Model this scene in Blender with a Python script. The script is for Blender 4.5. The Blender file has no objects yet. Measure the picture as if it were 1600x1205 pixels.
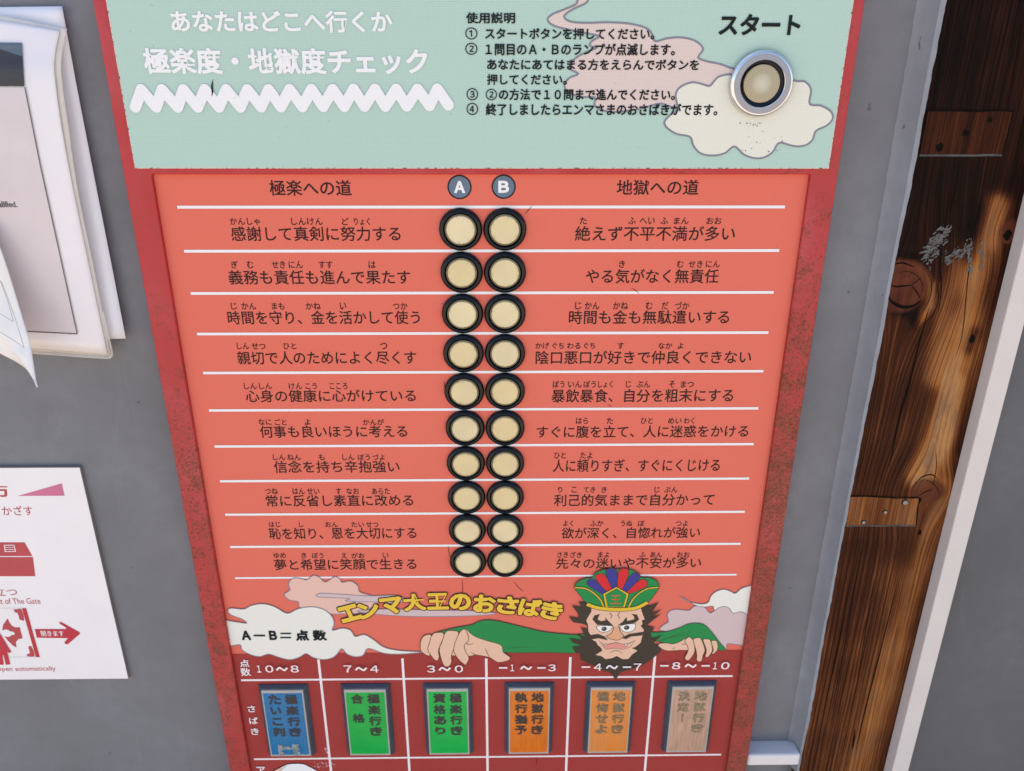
import bpy, math, random
from mathutils import Vector, Matrix
from mathutils.geometry import tessellate_polygon

random.seed(7)
SC = bpy.context.scene
COL = SC.collection

# ------------------------------------------------------------------ camera
P = 0.04                      # pitch of the answer buttons, metres
Z0 = 1.30                     # height of the first white rule on the panel
F, CAMA, CAMB, CAMC = 1300.0, math.radians(23.2740309), math.radians(-0.8922074), math.radians(0.15151162)
CAMP = Vector((0.37628108 * P, -18.7282839 * 0 + 6.80899224 * 0, 0))
_cx, _cy, _cz = 0.37628108, -3.69596625, -18.7282839
def _rot(a, b, c):
    Rx = Matrix(((1, 0, 0), (0, math.cos(a), -math.sin(a)), (0, math.sin(a), math.cos(a))))
    Ry = Matrix(((math.cos(b), 0, math.sin(b)), (0, 1, 0), (-math.sin(b), 0, math.cos(b))))
    Rz = Matrix(((math.cos(c), -math.sin(c), 0), (math.sin(c), math.cos(c), 0), (0, 0, 1)))
    return Rz @ Rx @ Ry
_R = _rot(CAMA, CAMB, CAMC)   # rows: right, down, forward, in (x right, y down, z away)
def _w(v):                    # (x right, y down, z away) -> world axes
    return Vector((v[0], v[2], -v[1]))
CAMLOC = Vector((_cx * P, _cz * P, Z0 - _cy * P))
RIGHT, DOWN, FWD = _w(_R[0]), _w(_R[1]), _w(_R[2])
cam_data = bpy.data.cameras.new('camera')
cam = bpy.data.objects.new('camera', cam_data)
COL.objects.link(cam)
cam_data.sensor_fit = 'HORIZONTAL'
cam_data.sensor_width = 36.0
cam_data.lens = 36.0 * F / 1600.0
cam_data.dof.use_dof = True
cam_data.dof.focus_distance = (CAMLOC - Vector((0, 0, Z0 - 2.5 * P))).dot(-FWD)
cam_data.dof.aperture_fstop = 9.0
cam_data.clip_start = 0.02
cam_data.clip_end = 200
M = Matrix((RIGHT, -DOWN, -FWD)).transposed().to_4x4()
M.translation = CAMLOC
cam.matrix_world = M
SC.camera = cam
def at(px, py, Y=0.0):
    """point of the plane y = Y that the photograph shows at pixel (px, py)"""
    d = RIGHT * ((px - 800.0) / F) + DOWN * ((py - 602.5) / F) + FWD
    t = (Y - CAMLOC.y) / d.y
    return CAMLOC + d * t

# ------------------------------------------------------------------ light
SUN_EL, SUN_AZ = math.radians(66), math.radians(-50)   # azimuth from +Y towards +X; the sun stands behind the wall
S = Vector((math.sin(SUN_AZ) * math.cos(SUN_EL), math.cos(SUN_AZ) * math.cos(SUN_EL), math.sin(SUN_EL)))
world = bpy.data.worlds.new('World')
SC.world = world
world.use_nodes = True
wn = world.node_tree
sky = wn.nodes.new('ShaderNodeTexSky')
sky.sky_type = 'NISHITA'
sky.sun_disc = False
sky.sun_elevation = SUN_EL
sky.sun_rotation = SUN_AZ
bg = wn.nodes['Background']
wn.links.new(sky.outputs[0], bg.inputs[0])
bg.inputs[1].default_value = 0.125
sun_d = bpy.data.lights.new('sun', 'SUN')
sun_d.energy = 4.0
sun_d.angle = math.radians(0.5)
sun_d.color = (1.0, 0.92, 0.82)
sun = bpy.data.objects.new('sun', sun_d)
COL.objects.link(sun)
sun.location = S * 20
sun.rotation_euler = S.to_track_quat('Z', 'Y').to_euler()
SC.view_settings.view_transform = 'Standard'
SC.view_settings.look = 'None'
SC.view_settings.gamma = 1.0
SC.view_settings.use_curve_mapping = False
SC.view_settings.exposure = 1.33
try:
    SC.cycles.use_denoising = True
    SC.cycles.max_bounces = 8
    SC.cycles.diffuse_bounces = 5
    SC.cycles.caustics_reflective = False
except Exception:
    pass

# ------------------------------------------------------------------ materials
def new_mat(name):
    m = bpy.data.materials.new(name)
    m.use_nodes = True
    return m, m.node_tree, m.node_tree.nodes['Principled BSDF']
def node(nt, t, **kw):
    n = nt.nodes.new(t)
    for k, v in kw.items():
        if k in n.inputs.keys() if hasattr(n.inputs, 'keys') else False:
            n.inputs[k].default_value = v
        else:
            setattr(n, k, v)
    return n
def L(nt, a, b):
    nt.links.new(a, b)
def rgba(c):
    return (c[0], c[1], c[2], 1.0)
def ramp(nt, src, stops):
    r = nt.nodes.new('ShaderNodeValToRGB')
    e = r.color_ramp.elements
    while len(e) < len(stops):
        e.new(0.5)
    for i, (p, c) in enumerate(stops):
        e[i].position = p
        e[i].color = rgba(c) if hasattr(c, '__len__') else (c, c, c, 1)
    L(nt, src, r.inputs[0])
    return r.outputs[0]
def noise(nt, vec, scale, detail=4, rough=0.55, dist=0.0):
    n = nt.nodes.new('ShaderNodeTexNoise')
    n.inputs['Scale'].default_value = scale
    n.inputs['Detail'].default_value = detail
    n.inputs['Roughness'].default_value = rough
    n.inputs['Distortion'].default_value = dist
    if vec is not None:
        L(nt, vec, n.inputs['Vector'])
    return n.outputs['Fac']
def mixc(nt, fac, a, b, mode='MIX'):
    m = nt.nodes.new('ShaderNodeMix')
    m.data_type = 'RGBA'
    m.blend_type = mode
    for sock, v in ((m.inputs[0], fac), (m.inputs[6], a), (m.inputs[7], b)):
        if hasattr(v, 'links') or isinstance(v, bpy.types.NodeSocket):
            L(nt, v, sock)
        elif hasattr(v, '__len__'):
            sock.default_value = rgba(v)
        else:
            sock.default_value = v
    return m.outputs[2]
def math_n(nt, op, a, b=None, clamp=False):
    m = nt.nodes.new('ShaderNodeMath')
    m.operation = op
    m.use_clamp = clamp
    for i, v in enumerate((a, b)):
        if v is None:
            continue
        if isinstance(v, bpy.types.NodeSocket):
            L(nt, v, m.inputs[i])
        else:
            m.inputs[i].default_value = v
    return m.outputs[0]
def geo_pos(nt):
    return nt.nodes.new('ShaderNodeNewGeometry').outputs['Position']
def mapped(nt, vec, scale=(1, 1, 1), rot=(0, 0, 0)):
    m = nt.nodes.new('ShaderNodeMapping')
    m.inputs['Scale'].default_value = scale
    m.inputs['Rotation'].default_value = rot
    L(nt, vec, m.inputs['Vector'])
    return m.outputs[0]
def bump(nt, bsdf, h, strength, dist=0.001):
    b = nt.nodes.new('ShaderNodeBump')
    b.inputs['Strength'].default_value = strength
    b.inputs['Distance'].default_value = dist
    L(nt, h, b.inputs['Height'])
    L(nt, b.outputs[0], bsdf.inputs['Normal'])

def plain(name, c, rough=0.5, spec=0.4, metal=0.0, coat=0.0, var=0.06, vscale=30):
    m, nt, b = new_mat(name)
    b.inputs['Roughness'].default_value = rough
    b.inputs['Specular IOR Level'].default_value = spec
    b.inputs['Metallic'].default_value = metal
    b.inputs['Coat Weight'].default_value = coat
    b.inputs['Coat Roughness'].default_value = 0.08
    p = geo_pos(nt)
    n = noise(nt, p, vscale, 5)
    lo = [max(0, x * (1 - var)) for x in c]
    hi = [min(1, x * (1 + var)) for x in c]
    L(nt, ramp(nt, n, [(0.3, lo), (0.7, hi)]), b.inputs['Base Color'])
    return m

def printed(name, c, rough=0.48, spec=0.10, weave=0.10, dirt=0.25):
    """ink on a woven vinyl sheet: fine canvas grid, faint mottling, tiny dust specks"""
    m, nt, b = new_mat(name)
    b.inputs['Roughness'].default_value = rough
    b.inputs['Specular IOR Level'].default_value = spec
    p = geo_pos(nt)
    def wave(direction, period):
        w = nt.nodes.new('ShaderNodeTexWave')
        w.wave_type = 'BANDS'
        w.bands_direction = direction
        w.wave_profile = 'SIN'
        w.inputs['Scale'].default_value = 0.314159 / period
        w.inputs['Distortion'].default_value = 0.25
        w.inputs['Detail'].default_value = 1.0
        w.inputs['Detail Scale'].default_value = 2.0
        L(nt, p, w.inputs['Vector'])
        return w.outputs['Fac']
    g = math_n(nt, 'ADD', wave('X', 0.00185), wave('Z', 0.00185))
    g = math_n(nt, 'MULTIPLY', g, 0.5)
    mott = noise(nt, p, 14, 6, 0.6)
    fine = noise(nt, p, 620, 2, 0.6)
    lo = [x * (1 - weave) for x in c]
    hi = [min(1, x * (1 + weave)) for x in c]
    col = ramp(nt, g, [(0.1, lo), (0.9, hi)])
    col = mixc(nt, ramp(nt, fine, [(0.35, 0.0), (0.7, 0.16)]), col, [min(1, x * 0.86) for x in c])
    col = mixc(nt, ramp(nt, mott, [(0.35, 0.0), (0.75, 0.22)]), col, [min(1, x * 0.93 + 0.03) for x in c])
    sp = noise(nt, p, 210, 1, 0.4)
    col = mixc(nt, math_n(nt, 'MULTIPLY', ramp(nt, sp, [(0.79, 0.0), (0.82, 1.0)]), dirt), col, (0.10, 0.08, 0.06))
    L(nt, col, b.inputs['Base Color'])
    rr = ramp(nt, mott, [(0.3, rough - 0.06), (0.7, rough + 0.08)])
    L(nt, rr, b.inputs['Roughness'])
    bump(nt, b, g, 0.12, 0.0002)
    return m

WHITE = printed('white_ink', (0.80, 0.79, 0.79), weave=0.03)
PALE = printed('pale_pink_ink', (0.82, 0.74, 0.74), weave=0.03, dirt=0.2)
BLACK = printed('black_ink', (0.010, 0.011, 0.013), weave=0.03, dirt=0.0)
BROWN_INK = printed('dark_brown_ink', (0.030, 0.013, 0.012), weave=0.03, dirt=0.0)
MINT = printed('mint_print', (0.420, 0.575, 0.500), weave=0.08)
ORANGE = printed('coral_print', (0.700, 0.153, 0.104), weave=0.06)
DARKRED = printed('brick_red_print', (0.335, 0.043, 0.037), weave=0.05)
CREAM = printed('cream_cloud_print', (0.72, 0.70, 0.60), weave=0.06)
CREAM2 = printed('ivory_cloud_print', (0.76, 0.74, 0.66), weave=0.03)
PINKC = printed('pink_cloud_print', (0.66, 0.54, 0.49), weave=0.08)
PINKC2 = printed('salmon_cloud_print', (0.74, 0.47, 0.38), weave=0.04)
LAV = printed('lavender_cloud_print', (0.60, 0.46, 0.45), weave=0.04)
LINEGREY = printed('grey_outline_ink', (0.22, 0.22, 0.26), weave=0.03)
BADGE = printed('slate_badge_print', (0.13, 0.18, 0.24), weave=0.08)
YELLOW = printed('yellow_print', (0.76, 0.50, 0.055), weave=0.04)
K_SKIN = printed('skin_print', (0.75, 0.47, 0.33), weave=0.04)
K_HAIR = printed('dark_hair_print', (0.055, 0.042, 0.030), weave=0.04, dirt=0.0)
K_GREEN = printed('green_print', (0.022, 0.24, 0.065), weave=0.04)
K_BLUE = printed('indigo_print', (0.055, 0.045, 0.25), weave=0.04)
K_RED = printed('red_print', (0.62, 0.030, 0.035), weave=0.04)
K_GOLD = printed('gold_print', (0.72, 0.47, 0.035), weave=0.04)
K_LIP = printed('lip_print', (0.70, 0.27, 0.22), weave=0.04)
K_EYE = printed('eye_print', (0.80, 0.78, 0.74), weave=0.03)
K_WANG = printed('vermilion_print', (0.50, 0.13, 0.04), weave=0.03)
K_NOSE = printed('nose_print', (0.70, 0.36, 0.20), weave=0.04)

SIGN_W = plain('sign_white', (0.78, 0.745, 0.75), 0.38, 0.4, var=0.02)
SIGN_EDGE = plain('sign_edge', (0.20, 0.18, 0.17), 0.6)
SIGN_RED = plain('sign_red', (0.42, 0.045, 0.06), 0.4)
SIGN_RED2 = plain('sign_crimson', (0.45, 0.012, 0.035), 0.4)
SIGN_PINK = plain('sign_pink', (0.55, 0.14, 0.25), 0.4)
SIGN_GREY = plain('sign_pale_line', (0.62, 0.58, 0.57), 0.4)
PAPER = plain('white_paper', (0.76, 0.75, 0.79), 0.6, 0.3, var=0.02)
PAGE = plain('notice_page', (0.74, 0.70, 0.72), 0.30, 0.5, var=0.02)
PAGE_IN = plain('notice_page_tint', (0.61, 0.535, 0.54), 0.30, 0.5, var=0.03)
PAGE_BLACK = plain('notice_black', (0.030, 0.022, 0.028), 0.22, 0.5)
PAGE_GLARE = plain('notice_painted_glare', (0.09, 0.12, 0.16), 0.22, 0.5)
PAGE_LINE = plain('notice_line', (0.10, 0.09, 0.10), 0.4)
CURL = plain('curled_paper', (0.78, 0.74, 0.70), 0.5, 0.3, var=0.05, vscale=25)
GREYLINE = plain('faint_grey_line', (0.34, 0.33, 0.33), 0.5)

def crumple(m, scale, strength, dist=0.001):
    nt = m.node_tree
    b = nt.nodes['Principled BSDF']
    n = noise(nt, geo_pos(nt), scale, 4, 0.5, 1.5)
    bump(nt, b, n, strength, dist)
crumple(CURL, 38, 0.55, 0.004)
crumple(PAPER, 14, 0.25, 0.003)
crumple(PAGE, 20, 0.25, 0.002)
def mat_sleeve():
    m, nt, b = new_mat('clear_sleeve')
    b.inputs['Base Color'].default_value = (0.86, 0.80, 0.72, 1)
    b.inputs['Roughness'].default_value = 0.14
    b.inputs['Specular IOR Level'].default_value = 0.7
    n = noise(nt, geo_pos(nt), 40, 4)
    L(nt, ramp(nt, n, [(0.3, 0.42), (0.7, 0.58)]), b.inputs['Alpha'])
    return m
SLEEVE = mat_sleeve()

def mat_frame():
    m, nt, b = new_mat('rusty_red_paint')
    p = geo_pos(nt)
    sx = nt.nodes.new('ShaderNodeSeparateXYZ')
    L(nt, p, sx.inputs[0])
    fade = noise(nt, mapped(nt, p, (1, 1, 0.45)), 13, 5, 0.6, 0.4)
    col = ramp(nt, fade, [(0.30, (0.40, 0.009, 0.015)), (0.50, (0.42, 0.020, 0.030)), (0.74, (0.45, 0.062, 0.080))])
    # rust: fine speckles, thicker towards the outer edges of the stiles, low down and on the right-hand side
    cl = noise(nt, p, 42, 6, 0.72, 0.5)
    sp = noise(nt, p, 420, 4, 0.7, 0.5)
    big = noise(nt, p, 58, 8, 0.78, 0.8)
    low = nt.nodes.new('ShaderNodeMapRange')
    low.inputs[1].default_value = Z0 + 0.12
    low.inputs[2].default_value = Z0 - 0.26
    L(nt, sx.outputs[2], low.inputs[0])
    right = nt.nodes.new('ShaderNodeMapRange')
    right.inputs[1].default_value = 0.1
    right.inputs[2].default_value = 0.32
    L(nt, sx.outputs[0], right.inputs[0])
    side = nt.nodes.new('ShaderNodeMapRange')
    side.inputs[1].default_value = 0.330
    side.inputs[2].default_value = 0.353
    off = math_n(nt, 'ABSOLUTE', math_n(nt, 'ADD', sx.outputs[0], -0.0135))
    L(nt, off, side.inputs[0])
    amt = math_n(nt, 'ADD', math_n(nt, 'MULTIPLY', low.outputs[0], 0.108), math_n(nt, 'MULTIPLY', right.outputs[0], 0.050))
    amt = math_n(nt, 'ADD', amt, math_n(nt, 'MULTIPLY', side.outputs[0], 0.05))
    field = math_n(nt, 'ADD', math_n(nt, 'ADD', math_n(nt, 'MULTIPLY', cl, 0.42), math_n(nt, 'MULTIPLY', sp, 0.55)), amt)
    mask = ramp(nt, field, [(0.592, 0.0), (0.645, 0.85)])
    field2 = math_n(nt, 'ADD', math_n(nt, 'MULTIPLY', big, 0.8), amt)
    wash = ramp(nt, field2, [(0.43, 0.0), (0.62, 0.65)])
    col = mixc(nt, wash, col, (0.30, 0.032, 0.020))
    rust = ramp(nt, noise(nt, p, 500, 3), [(0.35, (0.10, 0.022, 0.012)), (0.65, (0.24, 0.070, 0.028))])
    col = mixc(nt, mask, col, rust)
    L(nt, col, b.inputs['Base Color'])
    b.inputs['Specular IOR Level'].default_value = 0.45
    L(nt, ramp(nt, mask, [(0.0, 0.36), (1.0, 0.8)]), b.inputs['Roughness'])
    bump(nt, b, math_n(nt, 'ADD', mask, math_n(nt, 'MULTIPLY', big, 0.4)), 0.35, 0.0005)
    return m
FRAME = mat_frame()

def mat_worn_edge():
    m, nt, b = new_mat('worn_white_edge')
    p = geo_pos(nt)
    n = noise(nt, p, 260, 4, 0.7)
    L(nt, ramp(nt, n, [(0.40, (0.10, 0.07, 0.05)), (0.48, (0.66, 0.58, 0.47))]), b.inputs['Base Color'])
    b.inputs['Roughness'].default_value = 0.6
    return m
EDGE = mat_worn_edge()

def mat_wall(name, c, spec=0.3):
    m, nt, b = new_mat(name)
    p = geo_pos(nt)
    a = noise(nt, p, 7, 6, 0.6)
    d = noise(nt, p, 60, 5, 0.6)
    f = noise(nt, p, 900, 2, 0.5)
    s = noise(nt, p, 95, 2, 0.5)
    col = ramp(nt, a, [(0.3, [x * 0.80 for x in c]), (0.7, [c[0] * 1.13, c[1] * 1.15, c[2] * 1.19])])
    col = mixc(nt, ramp(nt, d, [(0.4, 0.0), (0.75, 0.6)]), col, [x * 0.80 for x in c])
    sc = noise(nt, mapped(nt, p, (1, 1, 0.22)), 26, 7, 0.75, 1.2)
    col = mixc(nt, ramp(nt, sc, [(0.58, 0.0), (0.72, 0.35)]), col, [x * 1.35 for x in c])
    col = mixc(nt, ramp(nt, f, [(0.35, 0.0), (0.75, 0.35)]), col, [x * 1.22 for x in c])
    col = mixc(nt, ramp(nt, s, [(0.735, 0.0), (0.77, 0.75)]), col, (0.07, 0.07, 0.075))
    L(nt, col, b.inputs['Base Color'])
    b.inputs['Roughness'].default_value = 0.62
    b.inputs['Specular IOR Level'].default_value = spec
    bump(nt, b, math_n(nt, 'ADD', d, math_n(nt, 'MULTIPLY', f, 0.5)), 0.12, 0.0008)
    return m
WALL = mat_wall('grey_render', (0.176, 0.176, 0.186))
WALL2 = mat_wall('dark_grey_render', (0.108, 0.108, 0.114))
CAULK = mat_wall('pale_caulk', (0.235, 0.245, 0.265))
TRIM = plain('off_white_trim', (0.60, 0.55, 0.52), 0.45, 0.4, var=0.03)
LEDGE = plain('white_ledge_paint', (0.70, 0.66, 0.64), 0.35, 0.5, var=0.03)

BEZEL = plain('black_gloss_plastic', (0.0025, 0.0028, 0.004), 0.16, 0.32, var=0.2)
def mat_cap(name, c, dirt=0.6):
    m, nt, b = new_mat(name)
    oi = nt.nodes.new('ShaderNodeObjectInfo')
    tc = nt.nodes.new('ShaderNodeTexCoord')
    p = tc.outputs['Object']
    sx = nt.nodes.new('ShaderNodeSeparateXYZ')
    L(nt, p, sx.inputs[0])
    r = math_n(nt, 'SQRT', math_n(nt, 'ADD', math_n(nt, 'POWER', sx.outputs[0], 2.0), math_n(nt, 'POWER', sx.outputs[2], 2.0)))
    va = nt.nodes.new('ShaderNodeVectorMath')
    va.operation = 'ADD'
    L(nt, geo_pos(nt), va.inputs[0])
    n = noise(nt, va.outputs[0], 240, 4, 0.7)
    n2 = noise(nt, va.outputs[0], 30, 3, 0.6)
    col = ramp(nt, n2, [(0.3, [x * 0.93 for x in c]), (0.7, [min(1, x * 1.05) for x in c])])
    hue = ramp(nt, oi.outputs['Random'], [(0.0, (1.0, 1.0, 1.0)), (0.6, (0.99, 0.97, 0.93)), (1.0, (0.95, 0.89, 0.76))])
    col = mixc(nt, 1.0, col, hue, 'MULTIPLY')
    # grime lodged round the rim, mostly at the bottom
    edge = nt.nodes.new('ShaderNodeMapRange')
    edge.inputs[1].default_value = 0.0095
    edge.inputs[2].default_value = 0.0122
    L(nt, r, edge.inputs[0])
    g = math_n(nt, 'MULTIPLY', edge.outputs[0], ramp(nt, n, [(0.50, 0.0), (0.66, dirt)]))
    col = mixc(nt, g, col, (0.30, 0.19, 0.08))
    L(nt, col, b.inputs['Base Color'])
    b.inputs['Roughness'].default_value = 0.35
    b.inputs['Subsurface Weight'].default_value = 0.0
    return m
CAP = mat_cap('cream_button_cap', (0.68, 0.575, 0.345))
CAPRIM = plain('olive_cap_rim', (0.13, 0.108, 0.060), 0.25, 0.5, var=0.2)
STEEL = plain('satin_steel', (0.70, 0.70, 0.72), 0.17, 0.5, metal=1.0, var=0.03)
STEELFACE = plain('satin_steel_face', (0.30, 0.30, 0.33), 0.42, 0.5, metal=0.35, var=0.03)
NAVY = plain('navy_black_gap', (0.0015, 0.003, 0.012), 0.14, 0.25, var=0.2)
def mat_lenscap():
    m, nt, b = new_mat('dotted_cream_lens')
    tc = nt.nodes.new('ShaderNodeTexCoord')
    sx = nt.nodes.new('ShaderNodeSeparateXYZ')
    L(nt, tc.outputs['Object'], sx.inputs[0])
    x, z = sx.outputs[0], sx.outputs[2]
    r = math_n(nt, 'SQRT', math_n(nt, 'ADD', math_n(nt, 'POWER', x, 2.0), math_n(nt, 'POWER', z, 2.0)))
    a = math_n(nt, 'ARCTAN2', x, z)
    rings = math_n(nt, 'SINE', math_n(nt, 'MULTIPLY', r, 2 * math.pi / 0.0017))
    spokes = math_n(nt, 'SINE', math_n(nt, 'MULTIPLY', a, 44.0))
    d = math_n(nt, 'MULTIPLY', math_n(nt, 'ADD', rings, 1.0), math_n(nt, 'ADD', spokes, 1.0))
    zone = ramp(nt, math_n(nt, 'DIVIDE', r, 0.0165), [(0.35, 0.0), (0.55, 0.75), (0.86, 0.75), (0.9, 0.0)])
    base = ramp(nt, math_n(nt, 'DIVIDE', r, 0.0165), [(0.1, (0.52, 0.49, 0.38)), (0.6, (0.40, 0.345, 0.22)), (1.0, (0.43, 0.36, 0.22))])
    k = math_n(nt, 'MULTIPLY', ramp(nt, math_n(nt, 'MULTIPLY', d, 0.25), [(0.3, 0.0), (0.8, 1.0)]), zone)
    L(nt, mixc(nt, k, base, (0.16, 0.11, 0.06)), b.inputs['Base Color'])
    b.inputs['Roughness'].default_value = 0.3
    return m
LENSCAP = mat_lenscap()
LAMPFRAME = plain('slate_plastic', (0.050, 0.060, 0.080), 0.42, 0.35, var=0.15)
def mat_lens(name, c, fade=None, streak=0.0):
    m, nt, b = new_mat(name)
    p = geo_pos(nt)
    n = noise(nt, mapped(nt, p, (1, 1, 0.06)), 420, 3, 0.6)
    n2 = noise(nt, p, 60, 4, 0.6)
    col = ramp(nt, n2, [(0.3, [x * 0.93 for x in c]), (0.7, [min(1, x * 1.07) for x in c])])
    if streak:
        col = mixc(nt, ramp(nt, n, [(0.40, 0.0), (0.62, streak)]), col, fade)
    L(nt, col, b.inputs['Base Color'])
    b.inputs['Roughness'].default_value = 0.22
    b.inputs['Specular IOR Level'].default_value = 0.22
    return m
LENS_EDGE = plain('milky_lens_edge', (0.36, 0.35, 0.32), 0.3, 0.5)
LENSES = [mat_lens('blue_lens', (0.010, 0.145, 0.33), (0.2, 0.25, 0.32), 0.10),
          mat_lens('green_lens', (0.006, 0.36, 0.055)),
          mat_lens('green_lens', (0.006, 0.38, 0.060)),
          mat_lens('orange_lens', (0.62, 0.14, 0.006), (0.66, 0.24, 0.04), 0.3),
          mat_lens('faded_orange_lens', (0.68, 0.21, 0.030), (0.56, 0.26, 0.10), 0.6),
          mat_lens('bleached_lens', (0.52, 0.30, 0.215), (0.36, 0.24, 0.16), 0.85)]
LETTER_DARK = plain('lamp_lettering_ink', (0.028, 0.024, 0.024), 0.5)
LETTER_FADE = plain('faded_lettering_ink', (0.20, 0.13, 0.065), 0.5, var=0.5, vscale=300)
LETTER_PALE = plain('bleached_lettering_ink', (0.24, 0.18, 0.10), 0.5, var=0.4, vscale=300)
WORN = plain('worn_patch', (0.24, 0.27, 0.28), 0.6, var=0.45, vscale=160)
NAIL = plain('nail_head_steel', (0.26, 0.24, 0.22), 0.5, 0.4, metal=0.3, var=0.2)
FILLER = plain('grey_filler', (0.060, 0.055, 0.052), 0.7, var=0.4, vscale=120)
CRACK = plain('wood_crack_dark', (0.004, 0.003, 0.002), 0.9, 0.1)
FLAKE = plain('old_paint_flake', (0.095, 0.09, 0.088), 0.6, var=0.3, vscale=200)
GROUND = None

# ------------------------------------------------------------------ mesh helpers
class MB:
    def __init__(s):
        s.v, s.f, s.m, s.mats = [], [], [], []
    def mi(s, mat):
        if mat not in s.mats:
            s.mats.append(mat)
        return s.mats.index(mat)
    def add(s, verts, faces, mat):
        o = len(s.v)
        k = s.mi(mat)
        s.v += [tuple(v) for v in verts]
        for f in faces:
            s.f.append(tuple(i + o for i in f))
            s.m.append(k)
    def build(s, name, parent=None, smooth=None, origin=None):
        me = bpy.data.meshes.new(name)
        if origin is not None:
            me.from_pydata([(v[0] - origin[0], v[1] - origin[1], v[2] - origin[2]) for v in s.v], [], s.f)
        else:
            me.from_pydata(s.v, [], s.f)
        for m in s.mats:
            me.materials.append(m)
        me.polygons.foreach_set('material_index', s.m)
        if smooth is not None:
            me.polygons.foreach_set('use_smooth', [True] * len(me.polygons))
            me.set_sharp_from_angle(angle=math.radians(smooth))
        me.update()
        o = bpy.data.objects.new(name, me)
        COL.objects.link(o)
        if origin is not None:
            o.location = origin
        if parent is not None:
            o.parent = parent
            if parent.parent is None and parent.type == 'EMPTY':
                o.matrix_parent_inverse = Matrix.Translation(-Vector(parent.location))
            elif parent.parent is None:
                o.matrix_parent_inverse = Matrix.Translation(-Vector(parent.location))
        return o
    def box(s, a, b, mat):
        x0, x1 = sorted((a[0], b[0])); y0, y1 = sorted((a[1], b[1])); z0, z1 = sorted((a[2], b[2]))
        v = [(x0, y0, z0), (x1, y0, z0), (x1, y1, z0), (x0, y1, z0), (x0, y0, z1), (x1, y0, z1), (x1, y1, z1), (x0, y1, z1)]
        s.add(v, [(0, 3, 2, 1), (4, 5, 6, 7), (0, 1, 5, 4), (1, 2, 6, 5), (2, 3, 7, 6), (3, 0, 4, 7)], mat)
    def lathe(s, prof, mat, n=48, c=(0, 0, 0), skip=()):
        """profile of (radius, forward height) turned about the axis that points out of the panel (-Y)"""
        mats = mat if isinstance(mat, list) else [mat] * (len(prof) - 1)
        vs = []
        for r, h in prof:
            for i in range(n):
                t = 2 * math.pi * i / n
                vs.append((c[0] + r * math.cos(t), c[1] - h, c[2] + r * math.sin(t)))
        for k in range(len(prof) - 1):
            fs = []
            for i in range(n):
                j = (i + 1) % n
                if prof[k + 1][0] == 0:
                    continue
                fs.append((k * n + i, k * n + j, (k + 1) * n + j, (k + 1) * n + i))
            if prof[k + 1][0] == 0:
                fs = [tuple(k * n + i for i in range(n))]
            s.add(vs, fs, mats[k]) if False else s._addf(vs, fs, mats[k], k)
    def _addf(s, vs, fs, mat, k):
        used = sorted({i for f in fs for i in f})
        mp = {i: j for j, i in enumerate(used)}
        if k == 0 or not hasattr(s, '_lv') or s._lv is not None and s._lid != id(vs):
            s._lid = id(vs)
            s._off = len(s.v)
            s._lv = True
            s.v += [tuple(v) for v in vs]
        ki = s.mi(mat)
        for f in fs:
            s.f.append(tuple(i + s._off for i in f))
            s.m.append(ki)

def smooth_pts(pts, closed=True, n=5):
    out = []
    N = len(pts)
    rng = range(N) if closed else range(N - 1)
    for i in rng:
        if closed:
            p0, p1, p2, p3 = pts[i - 1], pts[i], pts[(i + 1) % N], pts[(i + 2) % N]
        else:
            p0, p1, p2, p3 = pts[max(i - 1, 0)], pts[i], pts[i + 1], pts[min(i + 2, N - 1)]
        for k in range(n):
            t = k / n
            q = []
            for a, b, c, d in zip(p0, p1, p2, p3):
                q.append(0.5 * ((2 * b) + (-a + c) * t + (2 * a - 5 * b + 4 * c - d) * t * t + (-a + 3 * b - 3 * c + d) * t ** 3))
            out.append(tuple(q))
    if not closed:
        out.append(pts[-1])
    return out
def cvt(pts, ox, oy, s):
    return [(ox + x * s, oy + y * s) for x, y in pts]
def fill(mb, pts, Y, mat):
    """filled shape; pts in pixels of the photograph, laid onto the plane y = Y"""
    w = [at(x, y, Y) for x, y in pts]
    w = [p for i, p in enumerate(w) if (p - w[i - 1]).length > 1e-6]
    tris = tessellate_polygon([[Vector((p.x, p.z, 0)) for p in w]])
    out = []
    for a, b, c in tris:
        n = (w[b] - w[a]).cross(w[c] - w[a])
        out.append((a, b, c) if n.y < 0 else (a, c, b))
    mb.add(w, out, mat)
def ribbon(mb, pts, width, Y, mat, closed=False, taper=False, local=None):
    """line of the given width in metres along pixel points"""
    w = [at(x, y, Y) for x, y in pts]
    w = [p for i, p in enumerate(w) if i == 0 or (p - w[i - 1]).length > 1e-6]
    if closed and (w[0] - w[-1]).length < 1e-6:
        w.pop()
    N = len(w)
    vs = []
    for i in range(N):
        a = w[i - 1] if (i > 0 or closed) else w[i]
        b = w[(i + 1) % N] if (i < N - 1 or closed) else w[i]
        d1 = (w[i] - a); d2 = (b - w[i])
        if d1.length < 1e-9: d1 = d2
        if d2.length < 1e-9: d2 = d1
        d1 = d1.normalized(); d2 = d2.normalized()
        t = (d1 + d2)
        t = t.normalized() if t.length > 1e-3 else d1
        nrm = Vector((-t.z, 0, t.x))
        c = max(0.45, nrm.dot(Vector((-d1.z, 0, d1.x))))
        h = width / 2 / c
        if taper:
            h *= max(0.12, math.sin(math.pi * (0.04 + 0.92 * i / max(1, N - 1))))
        vs += [w[i] + nrm * h, w[i] - nrm * h]
    fs = []
    for i in range(N if closed else N - 1):
        j = (i + 1) % N
        fs.append((2 * i, 2 * i + 1, 2 * j + 1, 2 * j))
    mb.add(vs, fs, mat)
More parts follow.
